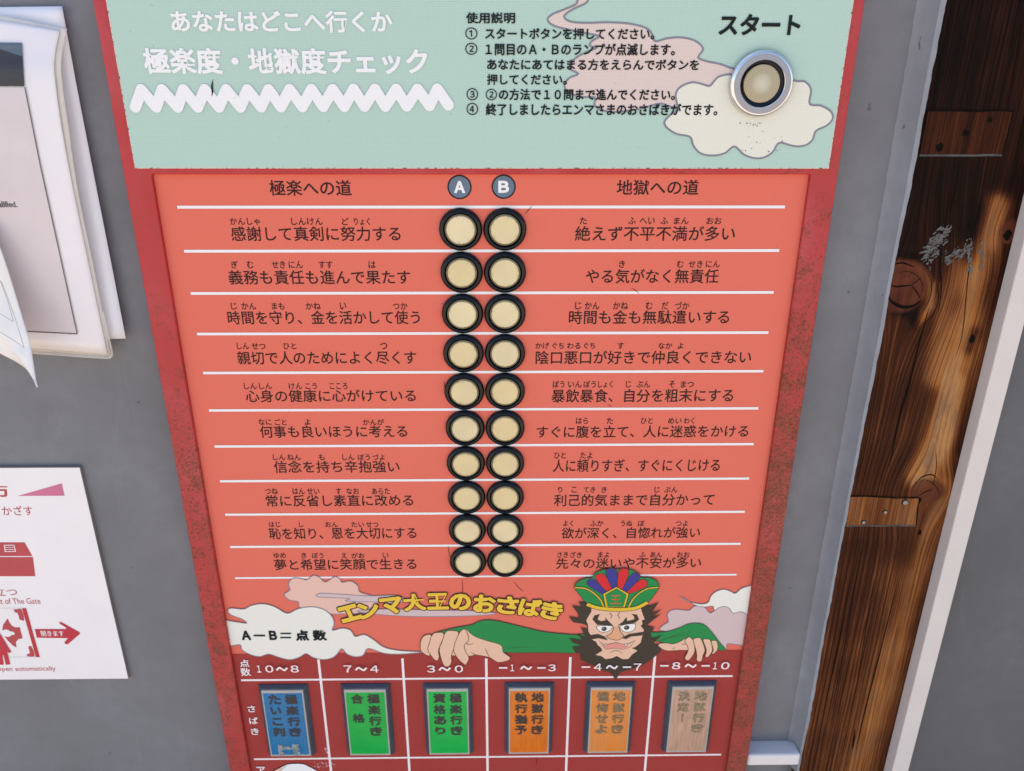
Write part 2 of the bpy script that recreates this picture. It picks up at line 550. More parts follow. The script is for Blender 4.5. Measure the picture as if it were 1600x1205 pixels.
def rect_px(mb, x0, y0, x1, y1, Y, mat):
    a, b, c, d = at(x0, y0, Y), at(x1, y0, Y), at(x1, y1, Y), at(x0, y1, Y)
    mb.add([d, c, b, a], [(0, 1, 2, 3)], mat)
_glyphs = {}
def outlines(vs, fs):
    """closed boundary loops of a filled flat mesh, interior on the left"""
    cnt = {}
    for f in fs:
        for a, b in zip(f, f[1:] + f[:1]):
            cnt[(a, b)] = cnt.get((a, b), 0) + 1
    nxt = {}
    for (a, b) in cnt:
        if (b, a) not in cnt:
            nxt.setdefault(a, []).append(b)
    loops = []
    while nxt:
        a = next(iter(nxt))
        loop = [a]
        b = nxt[a].pop()
        if not nxt[a]: del nxt[a]
        while b != a and b in nxt:
            loop.append(b)
            c = nxt[b].pop()
            if not nxt[b]: del nxt[b]
            b = c
        if len(loop) > 2:
            loops.append(loop)
    return loops
def glyph(s, off):
    """letters as a flat mesh (x, y, d); off > 0 thickens every stroke by a rounded rim that falls away by d"""
    key = (s, off)
    if key not in _glyphs:
        c = bpy.data.curves.new('t', 'FONT')
        c.body = s
        c.resolution_u = 3
        o = bpy.data.objects.new('t', c)
        COL.objects.link(o)
        dg = bpy.context.evaluated_depsgraph_get()
        m = bpy.data.meshes.new_from_object(o.evaluated_get(dg))
        vs = [(v.co.x, v.co.y, 0.0) for v in m.vertices]
        fs = []
        for p in m.polygons:
            f = tuple(p.vertices)
            a2 = sum(vs[i][0] * vs[k][1] - vs[k][0] * vs[i][1] for i, k in zip(f, f[1:] + f[:1]))
            fs.append(f if a2 > 0 else f[::-1])
        bpy.data.objects.remove(o)
        bpy.data.curves.remove(c)
        bpy.data.meshes.remove(m)
        if off > 0:
            for loop in outlines(vs, fs):
                pts = [vs[i] for i in loop]
                pts = [p for i, p in enumerate(pts) if math.hypot(p[0] - pts[i - 1][0], p[1] - pts[i - 1][1]) > 1e-5]
                N = len(pts)
                if N < 3:
                    continue
                inner, outer = [], []
                nr = []
                for i in range(N):
                    a, b = pts[i], pts[(i + 1) % N]
                    l = math.hypot(b[0] - a[0], b[1] - a[1])
                    nr.append(((b[1] - a[1]) / l, -(b[0] - a[0]) / l))
                ring = []           # (inner point, outer point)
                for i in range(N):
                    n0, n1 = nr[i - 1], nr[i]
                    cr = n0[0] * n1[1] - n0[1] * n1[0]
                    dt = n0[0] * n1[0] + n0[1] * n1[1]
                    p = pts[i]
                    if cr > 0.15:   # convex corner: round it
                        ang = math.atan2(cr, dt)
                        st = max(2, int(ang / 0.5))
                        t0 = math.atan2(n0[1], n0[0])
                        for q in range(st + 1):
                            t = t0 + ang * q / st
                            ring.append((p, (p[0] + off * math.cos(t), p[1] + off * math.sin(t))))
                    else:
                        mx, my = n0[0] + n1[0], n0[1] + n1[1]
                        l = math.hypot(mx, my)
                        if l < 0.2:
                            mx, my, l = n1[0], n1[1], 1.0
                        k = min(1.6, 1 / max(0.3, (mx * n1[0] + my * n1[1]) / l))
                        ring.append((p, (p[0] + off * k * mx / l, p[1] + off * k * my / l)))
                o0 = len(vs)
                for a, b in ring:
                    vs.append((a[0], a[1], 0.0))
                    vs.append((b[0], b[1], 1.0))
                R = len(ring)
                for i in range(R):
                    k = (i + 1) % R
                    fs.append((o0 + 2 * i, o0 + 2 * i + 1, o0 + 2 * k + 1, o0 + 2 * k))
        xs = [v[0] for v in vs]; ys = [v[1] for v in vs]
        _glyphs[key] = (vs, fs, min(xs), max(xs), min(ys), max(ys))
    return _glyphs[key]
RIM = 0.00008
def text(mb, s, x0, x1, y0, y1, Y, mat, off=0.0, slope=0.0):
    """writing whose ink fills the pixel box x0..x1, y0..y1 on the plane y = Y"""
    vs, fs, a, b, c, d = glyph(s, off)
    xm, ym = (x0 + x1) / 2, (y0 + y1) / 2
    A, B = at(x0, ym, Y), at(x1, ym, Y)
    T, U = at(xm, y0, Y).z, at(xm, y1, Y).z
    out = []
    for x, y, dd in vs:
        u = (x - a) / (b - a)
        out.append((A.x + (B.x - A.x) * u, Y + RIM * dd, U + (T - U) * (y - c) / (d - c) + slope * (u - 0.5) * (B.x - A.x)))
    mb.add(out, fs, mat)
def glyph_rot(mb, s, cx, cy, w, h, ang, Y, mat, off, grow=0.0):
    """one letter, centred, turned by ang degrees (anticlockwise); w, h in pixels"""
    vs, fs, a, b, c, d = glyph(s, off)
    base = glyph(s, 0.035)
    bw, bh = base[3] - base[2], base[5] - base[4]
    C = at(cx, cy, Y)
    W = (at(cx + w / 2, cy, Y) - at(cx - w / 2, cy, Y)).length
    H = (at(cx, cy - h / 2, Y) - at(cx, cy + h / 2, Y)).length
    ca, sa = math.cos(math.radians(ang)), math.sin(math.radians(ang))
    out = []
    for x, y, dd in vs:
        u = (x - (a + b) / 2) / bw * W
        v = (y - (c + d) / 2) / bh * H
        out.append((C.x + u * ca - v * sa, Y + RIM * dd, C.z + u * sa + v * ca))
    mb.add(out, fs, mat)
def disc(mb, cx, cy, r, Y, mat, n=36, r0=0.0):
    C = at(cx, cy, Y)
    vs = [(C.x + r * math.cos(2 * math.pi * i / n), Y, C.z + r * math.sin(2 * math.pi * i / n)) for i in range(n)]
    if r0 <= 0:
        mb.add(vs, [tuple(range(n))], mat)
    else:
        vs += [(C.x + r0 * math.cos(2 * math.pi * i / n), Y, C.z + r0 * math.sin(2 * math.pi * i / n)) for i in range(n)]
        mb.add(vs, [(i, (i + 1) % n, n + (i + 1) % n, n + i) for i in range(n)], mat)
def empty(name, loc):
    o = bpy.data.objects.new(name, None)
    o.empty_display_size = 0.05
    COL.objects.link(o)
    o.location = loc
    return o
def tag(o, label=None, cat=None, group=None, kind=None):
    for k, v in (('label', label), ('category', cat), ('group', group), ('kind', kind)):
        if v:
            o[k] = v
    return o
def bevel(o, w, seg=2, angle=40):
    b = o.modifiers.new('bevel', 'BEVEL')
    b.width = w
    b.segments = seg
    b.limit_method = 'ANGLE'
    b.angle_limit = math.radians(angle)
    return o

# ------------------------------------------------------------------ setting: ground, walls, post, trim, ledge
YW = 0.020        # face of the grey wall
YP = 0.004        # face of the timber post
m, nt, b = new_mat('sunlit_paving')
gp = geo_pos(nt)
L(nt, ramp(nt, noise(nt, gp, 6, 6), [(0.3, (0.40, 0.33, 0.25)), (0.7, (0.52, 0.43, 0.33))]), b.inputs['Base Color'])
b.inputs['Roughness'].default_value = 0.85
g = MB()
g.add([(-60, -60, 0), (60, -60, 0), (60, 60, 0), (-60, 60, 0)], [(0, 1, 2, 3)], m)
tag(g.build('ground'), kind='structure')

xpost = at(1481, 0, YP).x          # left edge of the post
xtrimL = at(1536, 600, YP).x
xpost = (at(1476, 20, YP).x + at(1243, 1190, YP).x) / 2
wl = MB()
wl.box((-2.2, YW, 0), (xpost, YW + 0.12, 2.2), WALL)
wall = wl.build('wall_panel')
tag(wall, 'speckled grey wall behind the red quiz panel and the paper notices', 'wall')
# caulk fillet running up the joint between wall and post, with a ragged outer edge
ck = MB()
zt, zb = 2.2, 0.6
n = 420
vs, fs = [], []
rng = random.Random(3)
amp = 0.0
for i in range(n + 1):
    z = zb + (zt - zb) * i / n
    amp = 0.93 * amp + rng.uniform(-0.00035, 0.00035)
    wid = 0.0105 + max(0, (z - 1.15)) * 0.006
    vs += [(xpost - wid - 0.001 + 0.0004 * rng.uniform(-1, 1), YW - 0.0003, z),
           (xpost - wid * 0.55, YW - 0.0035, z),
           (xpost - 0.001 + amp * 0.3, YP - 0.0006, z),
           (xpost + 0.0022 + amp + max(0, (z - 1.25)) * 0.006, YP - 0.0009 - 0.0004 * rng.random(), z),
           (xpost + 0.0026 + amp + max(0, (z - 1.25)) * 0.006, YP + 0.001, z)]
for i in range(n):
    for k in range(4):
        fs.append((5 * i + k, 5 * i + k + 1, 5 * i + k + 6, 5 * i + k + 5))
ck.add(vs, fs, CAULK)
ck.build('caulk_strip', wall, smooth=50)

xr0 = at(1590, 560, YW).x
xtl = (at(1536, 600, YP).x + at(1458, 900, YP).x + at(1379, 1205, YP).x) / 3
YT = -0.013
xtf = (at(1546.5, 600, YT).x + at(1468.5, 900, YT).x + at(1394, 1205, YT).x) / 3
xtr = (at(1581, 600, YT).x + at(1499, 900, YT).x + at(1416, 1205, YT).x) / 3
w2 = MB()
w2.box((xtr - 0.004, 0.0, 0), (3.0, YW + 0.12, 2.2), WALL2)
tag(w2.build('wall_panel'), 'darker grey wall panel to the right of the white trim strip', 'wall')
t = MB()
xt0 = xtf - 0.0
t.box((xtf, YT, 0), (xtr, 0.03, 2.2), TRIM)
trim = t.build('trim_strip')
bevel(trim, 0.0012)
tag(trim, 'narrow off white trim strip beside the dark timber post', 'trim')

# ---- timber post: grid with a warped grain field stored as attributes
def wood_mat():
    m, nt, b = new_mat('weathered_timber')
    at1 = nt.nodes.new('ShaderNodeAttribute'); at1.attribute_name = 'grain'
    at2 = nt.nodes.new('ShaderNodeAttribute'); at2.attribute_name = 'tone'
    gv = at1.outputs['Vector']
    tone = at2.outputs['Fac']
    at3 = nt.nodes.new('ShaderNodeAttribute'); at3.attribute_name = 'knot'
    at4 = nt.nodes.new('ShaderNodeAttribute'); at4.attribute_name = 'band'
    fibre = noise(nt, mapped(nt, gv, (1, 0.008, 1)), 900, 2, 0.6)
    fine = noise(nt, mapped(nt, gv, (1, 0.014, 1)), 480, 5, 0.7, 0.2)
    mid = noise(nt, mapped(nt, gv, (1, 0.030, 1)), 130, 5, 0.65, 0.5)
    broad = noise(nt, mapped(nt, gv, (1, 0.12, 1)), 34, 5, 0.6, 0.8)
    blot = noise(nt, mapped(nt, gv, (1, 0.22, 1)), 110, 7, 0.75, 0.4)
    wv = nt.nodes.new('ShaderNodeTexWave')
    wv.wave_type = 'BANDS'; wv.bands_direction = 'X'; wv.wave_profile = 'SAW'
    wv.inputs['Scale'].default_value = 0.314159 / 0.0055
    wv.inputs['Distortion'].default_value = 3.2
    wv.inputs['Detail'].default_value = 4
    wv.inputs['Detail Scale'].default_value = 0.9
    L(nt, mapped(nt, gv, (1, 0.035, 1)), wv.inputs['Vector'])
    bandf = ramp(nt, wv.outputs['Fac'], [(0.0, 0.0), (0.60, 0.05), (0.90, 1.0), (1.0, 0.1)])
    t = math_n(nt, 'ADD', tone, math_n(nt, 'MULTIPLY', math_n(nt, 'SUBTRACT', broad, 0.5), 0.26))
    t = math_n(nt, 'ADD', t, math_n(nt, 'MULTIPLY', math_n(nt, 'SUBTRACT', mid, 0.5), 0.52))
    t = math_n(nt, 'ADD', t, math_n(nt, 'MULTIPLY', math_n(nt, 'SUBTRACT', fine, 0.5), 0.66))
    t = math_n(nt, 'ADD', t, math_n(nt, 'MULTIPLY', math_n(nt, 'SUBTRACT', blot, 0.5), 0.16))
    t = math_n(nt, 'ADD', t, math_n(nt, 'MULTIPLY', math_n(nt, 'SUBTRACT', fibre, 0.5), 0.50), True)
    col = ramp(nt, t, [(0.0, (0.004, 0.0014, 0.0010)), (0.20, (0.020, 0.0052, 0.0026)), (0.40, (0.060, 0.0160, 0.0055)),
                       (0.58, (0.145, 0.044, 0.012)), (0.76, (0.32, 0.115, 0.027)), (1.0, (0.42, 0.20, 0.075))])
    # greyed, weathered fibres where the wood is pale
    grey = math_n(nt, 'MULTIPLY', ramp(nt, blot, [(0.45, 0.0), (0.62, 0.6)]), ramp(nt, t, [(0.45, 0.0), (0.8, 1.0)]))
    col = mixc(nt, grey, col, (0.150, 0.092, 0.058))
    dark = math_n(nt, 'MULTIPLY', math_n(nt, 'MULTIPLY', bandf, 0.85), at4.outputs['Fac'])
    col = mixc(nt, dark, col, (0.010, 0.0045, 0.003))
    # red-brown heartwood of the knots
    kc = ramp(nt, math_n(nt, 'ADD', math_n(nt, 'MULTIPLY', fine, 0.5), math_n(nt, 'MULTIPLY', blot, 0.5)), [(0.35, (0.040, 0.010, 0.007)), (0.65, (0.150, 0.042, 0.020))])
    col = mixc(nt, at3.outputs['Fac'], col, kc)
    L(nt, col, b.inputs['Base Color'])
    b.inputs['Roughness'].default_value = 0.55
    b.inputs['Specular IOR Level'].default_value = 0.06
    h = math_n(nt, 'SUBTRACT', math_n(nt, 'ADD', math_n(nt, 'MULTIPLY', fine, 0.8), math_n(nt, 'MULTIPLY', fibre, 0.4)), dark)
    bump(nt, b, h, 0.6, 0.0009)
    return m
WOOD = wood_mat()
def px_of(p):
    d = p - CAMLOC
    k = d.dot(FWD)
    return 800 + F * d.dot(RIGHT) / k, 602.5 + F * d.dot(DOWN) / k
def seg_dist(x, y, pts):
    best = 1e9
    for (x0, y0), (x1, y1) in zip(pts, pts[1:]):
        dx, dy = x1 - x0, y1 - y0
        t = max(0, min(1, ((x - x0) * dx + (y - y0) * dy) / (dx * dx + dy * dy)))
        best = min(best, math.hypot(x - x0 - t * dx, y - y0 - t * dy))
    return best
KNOTS = [(at(1411, 448, YP), 0.021, 0.022), (at(1578, 362, YP), 0.009, 0.009), (at(1448, 768, YP), 0.017, 0.013)]
TANS = [([(1560, 320), (1543, 385), (1524, 450), (1510, 540), (1486, 620), (1466, 690), (1436, 745)], 19, 0.58),
        ([(1492, 600), (1482, 680), (1470, 745)], 15, 0.30),
        ([(1478, 770), (1455, 840), (1425, 930), (1400, 1020), (1370, 1120), (1340, 1205)], 20, 0.25),
        ([(1395, 905), (1372, 1000), (1350, 1090), (1320, 1205)], 26, 0.10),
        ([(1436, 505), (1452, 478), (1455, 445), (1438, 420), (1405, 408)], 7, 0.42),
        ([(1500, 420), (1478, 470), (1475, 520), (1462, 590)], 18, 0.30)]
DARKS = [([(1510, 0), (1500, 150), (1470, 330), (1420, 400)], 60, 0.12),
         ([(1520, 330), (1512, 360)], 14, 0.28),
         ([(1522, 520), (1512, 545)], 11, 0.34),
         ([(1388, 470), (1402, 484), (1425, 490), (1432, 505)], 8, 0.40), ([(1395, 400), (1420, 402), (1445, 412)], 7, 0.25),
         ([(1545, 400), (1530, 470), (1500, 620), (1495, 700)], 12, 0.16),
         ([(1470, 900), (1440, 1000), (1395, 1180)], 10, 0.16)]
zt, zb = 2.2, 0.55
x1p = xtf + 0.12
nx, nz = 110, 520
pb = MB()
verts, faces, gr, tn, kn, bn = [], [], [], [], [], []
for j in range(nz + 1):
    z = zb + (zt - zb) * j / nz
    for i in range(nx + 1):
        x = xpost + (x1p - xpost) * i / nx
        p = Vector((x, YP, z))
        px, py = px_of(p)
        g = x
        kval = 0.0
        for kc, rx, rz in KNOTS:
            dx, dz = x - kc.x, z - kc.z
            q = (dx / rx) ** 2 + (dz / rz) ** 2
            g -= dx * 0.85 * math.exp(-((dx / (rx * 2.3)) ** 2 + (dz / (rz * 3.2)) ** 2))
            kval = max(kval, min(1, max(0, (1.25 - math.sqrt(q)) * 5)))
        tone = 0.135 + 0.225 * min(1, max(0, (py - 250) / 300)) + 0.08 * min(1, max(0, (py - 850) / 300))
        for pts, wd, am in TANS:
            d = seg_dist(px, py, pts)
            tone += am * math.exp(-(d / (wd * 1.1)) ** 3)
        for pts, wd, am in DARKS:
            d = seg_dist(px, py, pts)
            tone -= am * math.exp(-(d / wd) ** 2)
        tone += 0.03 * math.sin(z * 19 + 2.0 * math.sin(z * 47))
        verts.append((x, YP, z))
        gr.append((g, z, 0.0))
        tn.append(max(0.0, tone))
        kn.append(kval * 0.85)
        u = (x - xpost) / 0.125
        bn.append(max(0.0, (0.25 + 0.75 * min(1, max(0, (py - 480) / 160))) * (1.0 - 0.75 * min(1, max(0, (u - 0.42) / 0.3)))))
for j in range(nz):
    for i in range(nx):
        a = j * (nx + 1) + i
        faces.append((a, a + 1, a + nx + 2, a + nx + 1))
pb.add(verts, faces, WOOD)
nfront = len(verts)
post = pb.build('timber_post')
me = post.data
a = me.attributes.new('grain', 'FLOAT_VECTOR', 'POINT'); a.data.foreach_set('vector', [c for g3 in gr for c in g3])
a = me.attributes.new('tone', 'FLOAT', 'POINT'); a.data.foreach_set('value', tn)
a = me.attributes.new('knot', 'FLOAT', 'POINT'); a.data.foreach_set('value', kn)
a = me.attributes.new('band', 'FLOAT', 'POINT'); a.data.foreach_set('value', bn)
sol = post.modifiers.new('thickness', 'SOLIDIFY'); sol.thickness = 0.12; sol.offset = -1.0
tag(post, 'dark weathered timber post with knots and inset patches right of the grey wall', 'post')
# cracks and old paint scraped on the wood, nails, inset patches
cr = MB()
for pts, wd in (([(1492, -10), (1478, 60), (1465, 130), (1457, 190), (1452, 225)], 0.0028),
                ([(1600, 20), (1585, 110), (1574, 165)], 0.0012),
                ([(1484, 300), (1476, 360), (1469, 410), (1471, 450), (1466, 490)], 0.0014),
                ([(1536, 305), (1522, 360), (1512, 440), (1504, 520), (1492, 560)], 0.0009),
                ([(1452, 480), (1438, 530), (1428, 570), (1420, 605), (1412, 640)], 0.0018),
                ([(1420, 600), (1404, 660), (1390, 730)], 0.0018),
                ([(1499, 255), (1492, 300), (1484, 330)], 0.0012),
                ([(1388, 445), (1400, 448), (1414, 447), (1425, 446)], 0.0017), ([(1424, 446), (1432, 456), (1439, 468)], 0.0012), ([(1387, 462), (1395, 473), (1411, 480), (1427, 478), (1440, 469)], 0.0034), ([(1396, 414), (1410, 411), (1430, 418)], 0.0016), ([(1448, 424), (1456, 446), (1450, 474), (1432, 500)], 0.0007), ([(1462, 440), (1467, 465), (1458, 492), (1436, 512)], 0.0008), ([(1402, 428), (1418, 424), (1434, 432), (1442, 448), (1438, 464)], 0.0006), ([(1430, 757), (1446, 750), (1462, 760), (1468, 774), (1458, 786)], 0.0007), ([(1436, 775), (1448, 768), (1460, 764)], 0.0010), ([(1426, 762), (1440, 746), (1456, 742), (1466, 750)], 0.0014),
                ([(1424, 446), (1440, 434)], 0.0008),
                ([(1405, 900), (1380, 1000), (1352, 1110), (1335, 1180)], 0.0016),
                ([(1336, 1140), (1332, 1172)], 0.0024),
                ([(1366, 905), (1352, 990), (1340, 1060)], 0.0010),
                ([(1462, 700), (1463, 730), (1458, 760)], 0.0008),
                ([(1330, 900), (1312, 1000), (1290, 1100), (1272, 1200)], 0.0010),
                ([(1345, 860), (1325, 980), (1300, 1110)], 0.0008)):
    ribbon(cr, smooth_pts(pts, False, 5), wd, YP - 0.0003, CRACK, taper=True)
for (x, y, rx) in ((1518, 350, 0.0042), (1519, 530, 0.0030), (1574, 368, 0.0038), (1436, 782, 0.0024), (1437, 832, 0.0022)):
    c = at(x, y, YP - 0.0003)
    rr = random.Random(int(x))
    vs = [(c.x + rx * (0.7 + 0.5 * rr.random()) * math.cos(i * 0.5236), c.y, c.z + rx * 1.5 * (0.7 + 0.5 * rr.random()) * math.sin(i * 0.5236)) for i in range(12)]
    cr.add(vs, [tuple(range(12))], CRACK)
cr.build('crack', post)
fl = MB()
rr = random.Random(11)
for i in range(430):
    k = rr.random()
    if k < 0.62:
        t_ = rr.random()
        cxp, cyp = 1440 + 40 * t_ + rr.gauss(0, 4), 402 - 42 * t_ + rr.gauss(0, 7)
    elif k < 0.85:
        t_ = rr.random()
        cxp, cyp = 1478 + 40 * t_ + rr.gauss(0, 3), 404 - 18 * t_ + rr.gauss(0, 5)
    else:
        cxp, cyp = rr.choice((1514, 1517, 1534, 1452)) + rr.gauss(0, 1.5), rr.uniform(372, 425)
    c = at(cxp, cyp, YP - 0.0004)
    r = abs(rr.gauss(0, 0.00055)) + 0.00012
    dx, dz = (0.75, 0.66) if k < 0.85 else (0.1, 1.0)
    st = rr.uniform(1.2, 3.2)
    vs = []
    for q in range(6):
        a_ = q * 1.047
        u_, v_ = r * st * (0.6 + 0.6 * rr.random()) * math.cos(a_), r * (0.6 + 0.6 * rr.random()) * math.sin(a_)
        vs.append((c.x + u_ * dx - v_ * dz, c.y - 1e-6 * i, c.z + u_ * dz + v_ * dx))
    fl.add(vs, [tuple(range(6))], FLAKE)
fl.build('paint_flakes', post)
def patch(pts, tone0, seed, label):
    q = MB()
    w = [at(x, y, YP - 0.0009) for x, y in pts]
    nx, nz = 26, 14
    vs, gr, tn = [], [], []
    for j in range(nz + 1):
        for i in range(nx + 1):
            u, v = i / nx, j / nz
            p = (w[0] * (1 - u) + w[1] * u) * (1 - v) + (w[3] * (1 - u) + w[2] * u) * v
            vs.append(p)
            gr.append((p.x * 1.3 + seed, p.z, 0))
            tn.append(tone0 + 0.10 * math.sin(u * 7 + seed) * u)
    fs = []
    for j in range(nz):
        for i in range(nx):
            a0 = j * (nx + 1) + i
            fs.append((a0 + nx + 1, a0 + nx + 2, a0 + 1, a0))
    q.add(vs, fs, WOOD)
    o = q.build('inset_patch', post)
    a = o.data.attributes.new('grain', 'FLOAT_VECTOR', 'POINT'); a.data.foreach_set('vector', [c for g3 in gr for c in g3])
    a = o.data.attributes.new('tone', 'FLOAT', 'POINT'); a.data.foreach_set('value', tn)
    a = o.data.attributes.new('knot', 'FLOAT', 'POINT'); a.data.foreach_set('value', [0.0] * len(tn))
    a = o.data.attributes.new('band', 'FLOAT', 'POINT'); a.data.foreach_set('value', [0.25] * len(tn))
    s2 = o.modifiers.new('thickness', 'SOLIDIFY'); s2.thickness = 0.00025; s2.offset = -1
    o['label'] = label
    fr = MB()
    d = [(pts[0], pts[1], 0.0012), (pts[3], pts[2], 0.0018), (pts[1], pts[2], 0.0010)]
    for k, (p0, p1, wd) in enumerate(d):
        mid = [(p0[0] + (p1[0] - p0[0]) * t / 6 + (rr.gauss(0, 0.6) if 0 < t < 6 else 0), p0[1] + (p1[1] - p0[1]) * t / 6 + (rr.gauss(0, 0.6) if 0 < t < 6 else 0)) for t in range(7)]
        ribbon(fr, mid, wd, YP - 0.0012, FILLER if k == 1 else CRACK)
    fr.build('joint_filler', o)
    return o
pa = patch([(1450, 173), (1583, 174), (1566, 243), (1437, 243)], 0.29, 0.3, 'dark reddish inset patch with two holes')
pb2 = patch([(1329, 776), (1436, 778), (1431, 822), (1321, 822)], 0.60, 1.7, 'orange brown inset patch with nail heads')
ho = MB()
for x, y, r in ((1509, 208, 0.0030), (1469, 230, 0.0034), (1547, 188, 0.0022)):
    c = at(x, y, YP - 0.0013)
    rq = random.Random(x)
    ho.add([(c.x + r * (0.75 + 0.5 * rq.random()) * math.cos(i * 0.628), c.y, c.z + r * 1.1 * (0.75 + 0.5 * rq.random()) * math.sin(i * 0.628)) for i in range(10)], [tuple(range(10))], CRACK)
ho.build('hole', pa)
for x, y, r in ((1414, 785, 0.0026), (1383, 800, 0.0018), (1349, 816, 0.0018)):
    c = at(x, y, YP - 0.0012)
    nl = MB()
    nl.lathe([(r * 1.35, 0.0), (r * 1.2, 0.0002), (r, 0.0004), (r, 0.0012), (r * 0.7, 0.0016), (0, 0.0016)], [CRACK, CRACK, NAIL, NAIL, NAIL], 16, (c.x, c.y, c.z))
    nl.build('nail', pb2)

# ------------------------------------------------------------------ the quiz machine
YF = -0.005       # front of the red frame
XL = (at(147, 0, YF).x + at(200, 300, YF).x + at(250, 600, YF).x + at(357, 1205, YF).x) / 4
XR = (at(1354, 0, YF).x + at(1312, 250, YF).x + at(1226, 820, YF).x + at(1165, 1205, YF).x) / 4
XI = (at(241, 280, YF).x + at(290, 600, YF).x + at(388, 1205, YF).x) / 3
XJ = (at(1267, 275, YF).x + at(1191.5, 820, YF).x + at(1133, 1205, YF).x) / 3
ZT = at(750, 273, YF).z
machine = empty('quiz_machine', (0.5 * (XL + XR), 0.01, 0))
tag(machine, 'red framed quiz machine with mint header, coral panel, cream buttons and result lamps', 'quiz machine')
fr = MB()
zt, zb, zib = Z0 + 0.40, 0.0, 0.50
fv = [(XL, YF, zb), (XR, YF, zb), (XR, YF, zt), (XL, YF, zt), (XI, YF, zib), (XJ, YF, zib), (XJ, YF, ZT), (XI, YF, ZT)]
ff = [(0, 1, 5, 4), (1, 2, 6, 5), (2, 3, 7, 6), (3, 0, 4, 7)]
yb = YW
fv += [(v[0], yb, v[2]) for v in fv[:4]]
ff += [(1, 0, 8, 9), (2, 1, 9, 10), (3, 2, 10, 11), (0, 3, 11, 8)]
yi = 0.0025
fv += [(v[0], yi, v[2]) for v in fv[4:8]]
ff += [(4, 5, 13, 12), (5, 6, 14, 13), (6, 7, 15, 14), (7, 4, 12, 15), (8, 11, 10, 9)]
fr.add(fv, ff, FRAME)
frame = fr.build('frame', machine)
bevel(frame, 0.0016, 3)

# ledge low on the wall, ends against the post
lz0 = at(1210, 1180, YW - 0.022).z
lz1 = at(1210, 1197, YW - 0.022).z
ld = MB()
ld.box((XR + 0.0005, YW - 0.022, lz1), (xpost - 0.002, YW + 0.02, lz0), LEDGE)
led = ld.build('wall_ledge')
bevel(led, 0.003, 3)
tag(led, 'white painted ledge on the grey wall, low beside the timber post', 'ledge')

# header plate
YH = -0.0075
hx0 = (at(166, 0, YH).x + at(210, 263, YH).x) / 2
hx1 = (at(1335, 0, YH).x + at(1294, 265, YH).x) / 2
hz0 = at(750, 263.5, YH).z
hz1 = zt - 0.02
hp = MB()
hp.box((hx0, YH, hz0), (hx1, YF + 0.0005, hz1), EDGE)
hp.add([(hx0 + 0.0008, YH - 0.0002, hz0 + 0.0008), (hx1 - 0.0008, YH - 0.0002, hz0 + 0.0008), (hx1 - 0.0008, YH - 0.0002, hz1 - 0.001), (hx0 + 0.0008, YH - 0.0002, hz1 - 0.001)], [(0, 1, 2, 3)], MINT)
header = hp.build('header_panel', machine)
h1, h2, h3, h4, h5 = YH - 0.0004, YH - 0.0005, YH - 0.0006, YH - 0.0007, YH - 0.0009
# clouds on the header
c1 = cvt([(360, -60), (350, 30), (250, 80), (130, 130), (90, 180), (150, 232), (300, 270), (440, 298), (548, 325), (485, 368), (468, 408), (525, 428), (450, 460), (370, 500), (310, 550), (290, 615), (362, 660), (280, 700), (240, 770), (290, 835), (400, 866), (510, 872), (510, 940), (575, 985), (700, 1000), (900, 975), (1000, 950), (1100, 925), (1240, 960), (1450, 900), (1700, 790)], 840, 0, 0.175) + \
     cvt([(700, 165), (640, 138), (560, 108), (440, 82), (378, 50)], 1020, 80, 0.1875) + \
     cvt([(1478, 435), (1405, 365), (1280, 335), (1150, 345), (1048, 368), (1010, 285), (940, 240), (800, 210), (620, 200), (450, 205), (300, 195), (238, 155), (260, 118), (330, 75), (440, 20), (445, -60)], 840, 0, 0.175)
c1s = smooth_pts(c1, True, 4)
cl = MB()
fill(cl, c1s, h1, PINKC)
ribbon(cl, c1s, 0.0016, h2, LINEGREY, closed=True)
cl.build('cloud_print', header); cl = MB()
c2 = cvt([(200, 430), (192, 360), (230, 300), (330, 260), (420, 278), (478, 288), (540, 220), (620, 195), (720, 190), (900, 150), (1100, 200), (1190, 248), (1268, 255), (1318, 320), (1308, 440), (1400, 455), (1480, 500), (1500, 560), (1450, 620), (1360, 665), (1330, 740), (1270, 785), (1180, 792), (1055, 765), (1000, 840), (930, 885), (850, 892), (760, 862), (680, 795), (600, 850), (500, 870), (400, 852), (340, 790), (310, 715), (200, 690), (120, 640), (98, 590), (150, 530), (212, 490)], 1020, 80, 0.1875)
c2s = smooth_pts(c2, True, 5)
fill(cl, c2s, h3, CREAM)
ribbon(cl, c2s, 0.0016, h4, LINEGREY, closed=True)
cl.build('cloud_print', header)
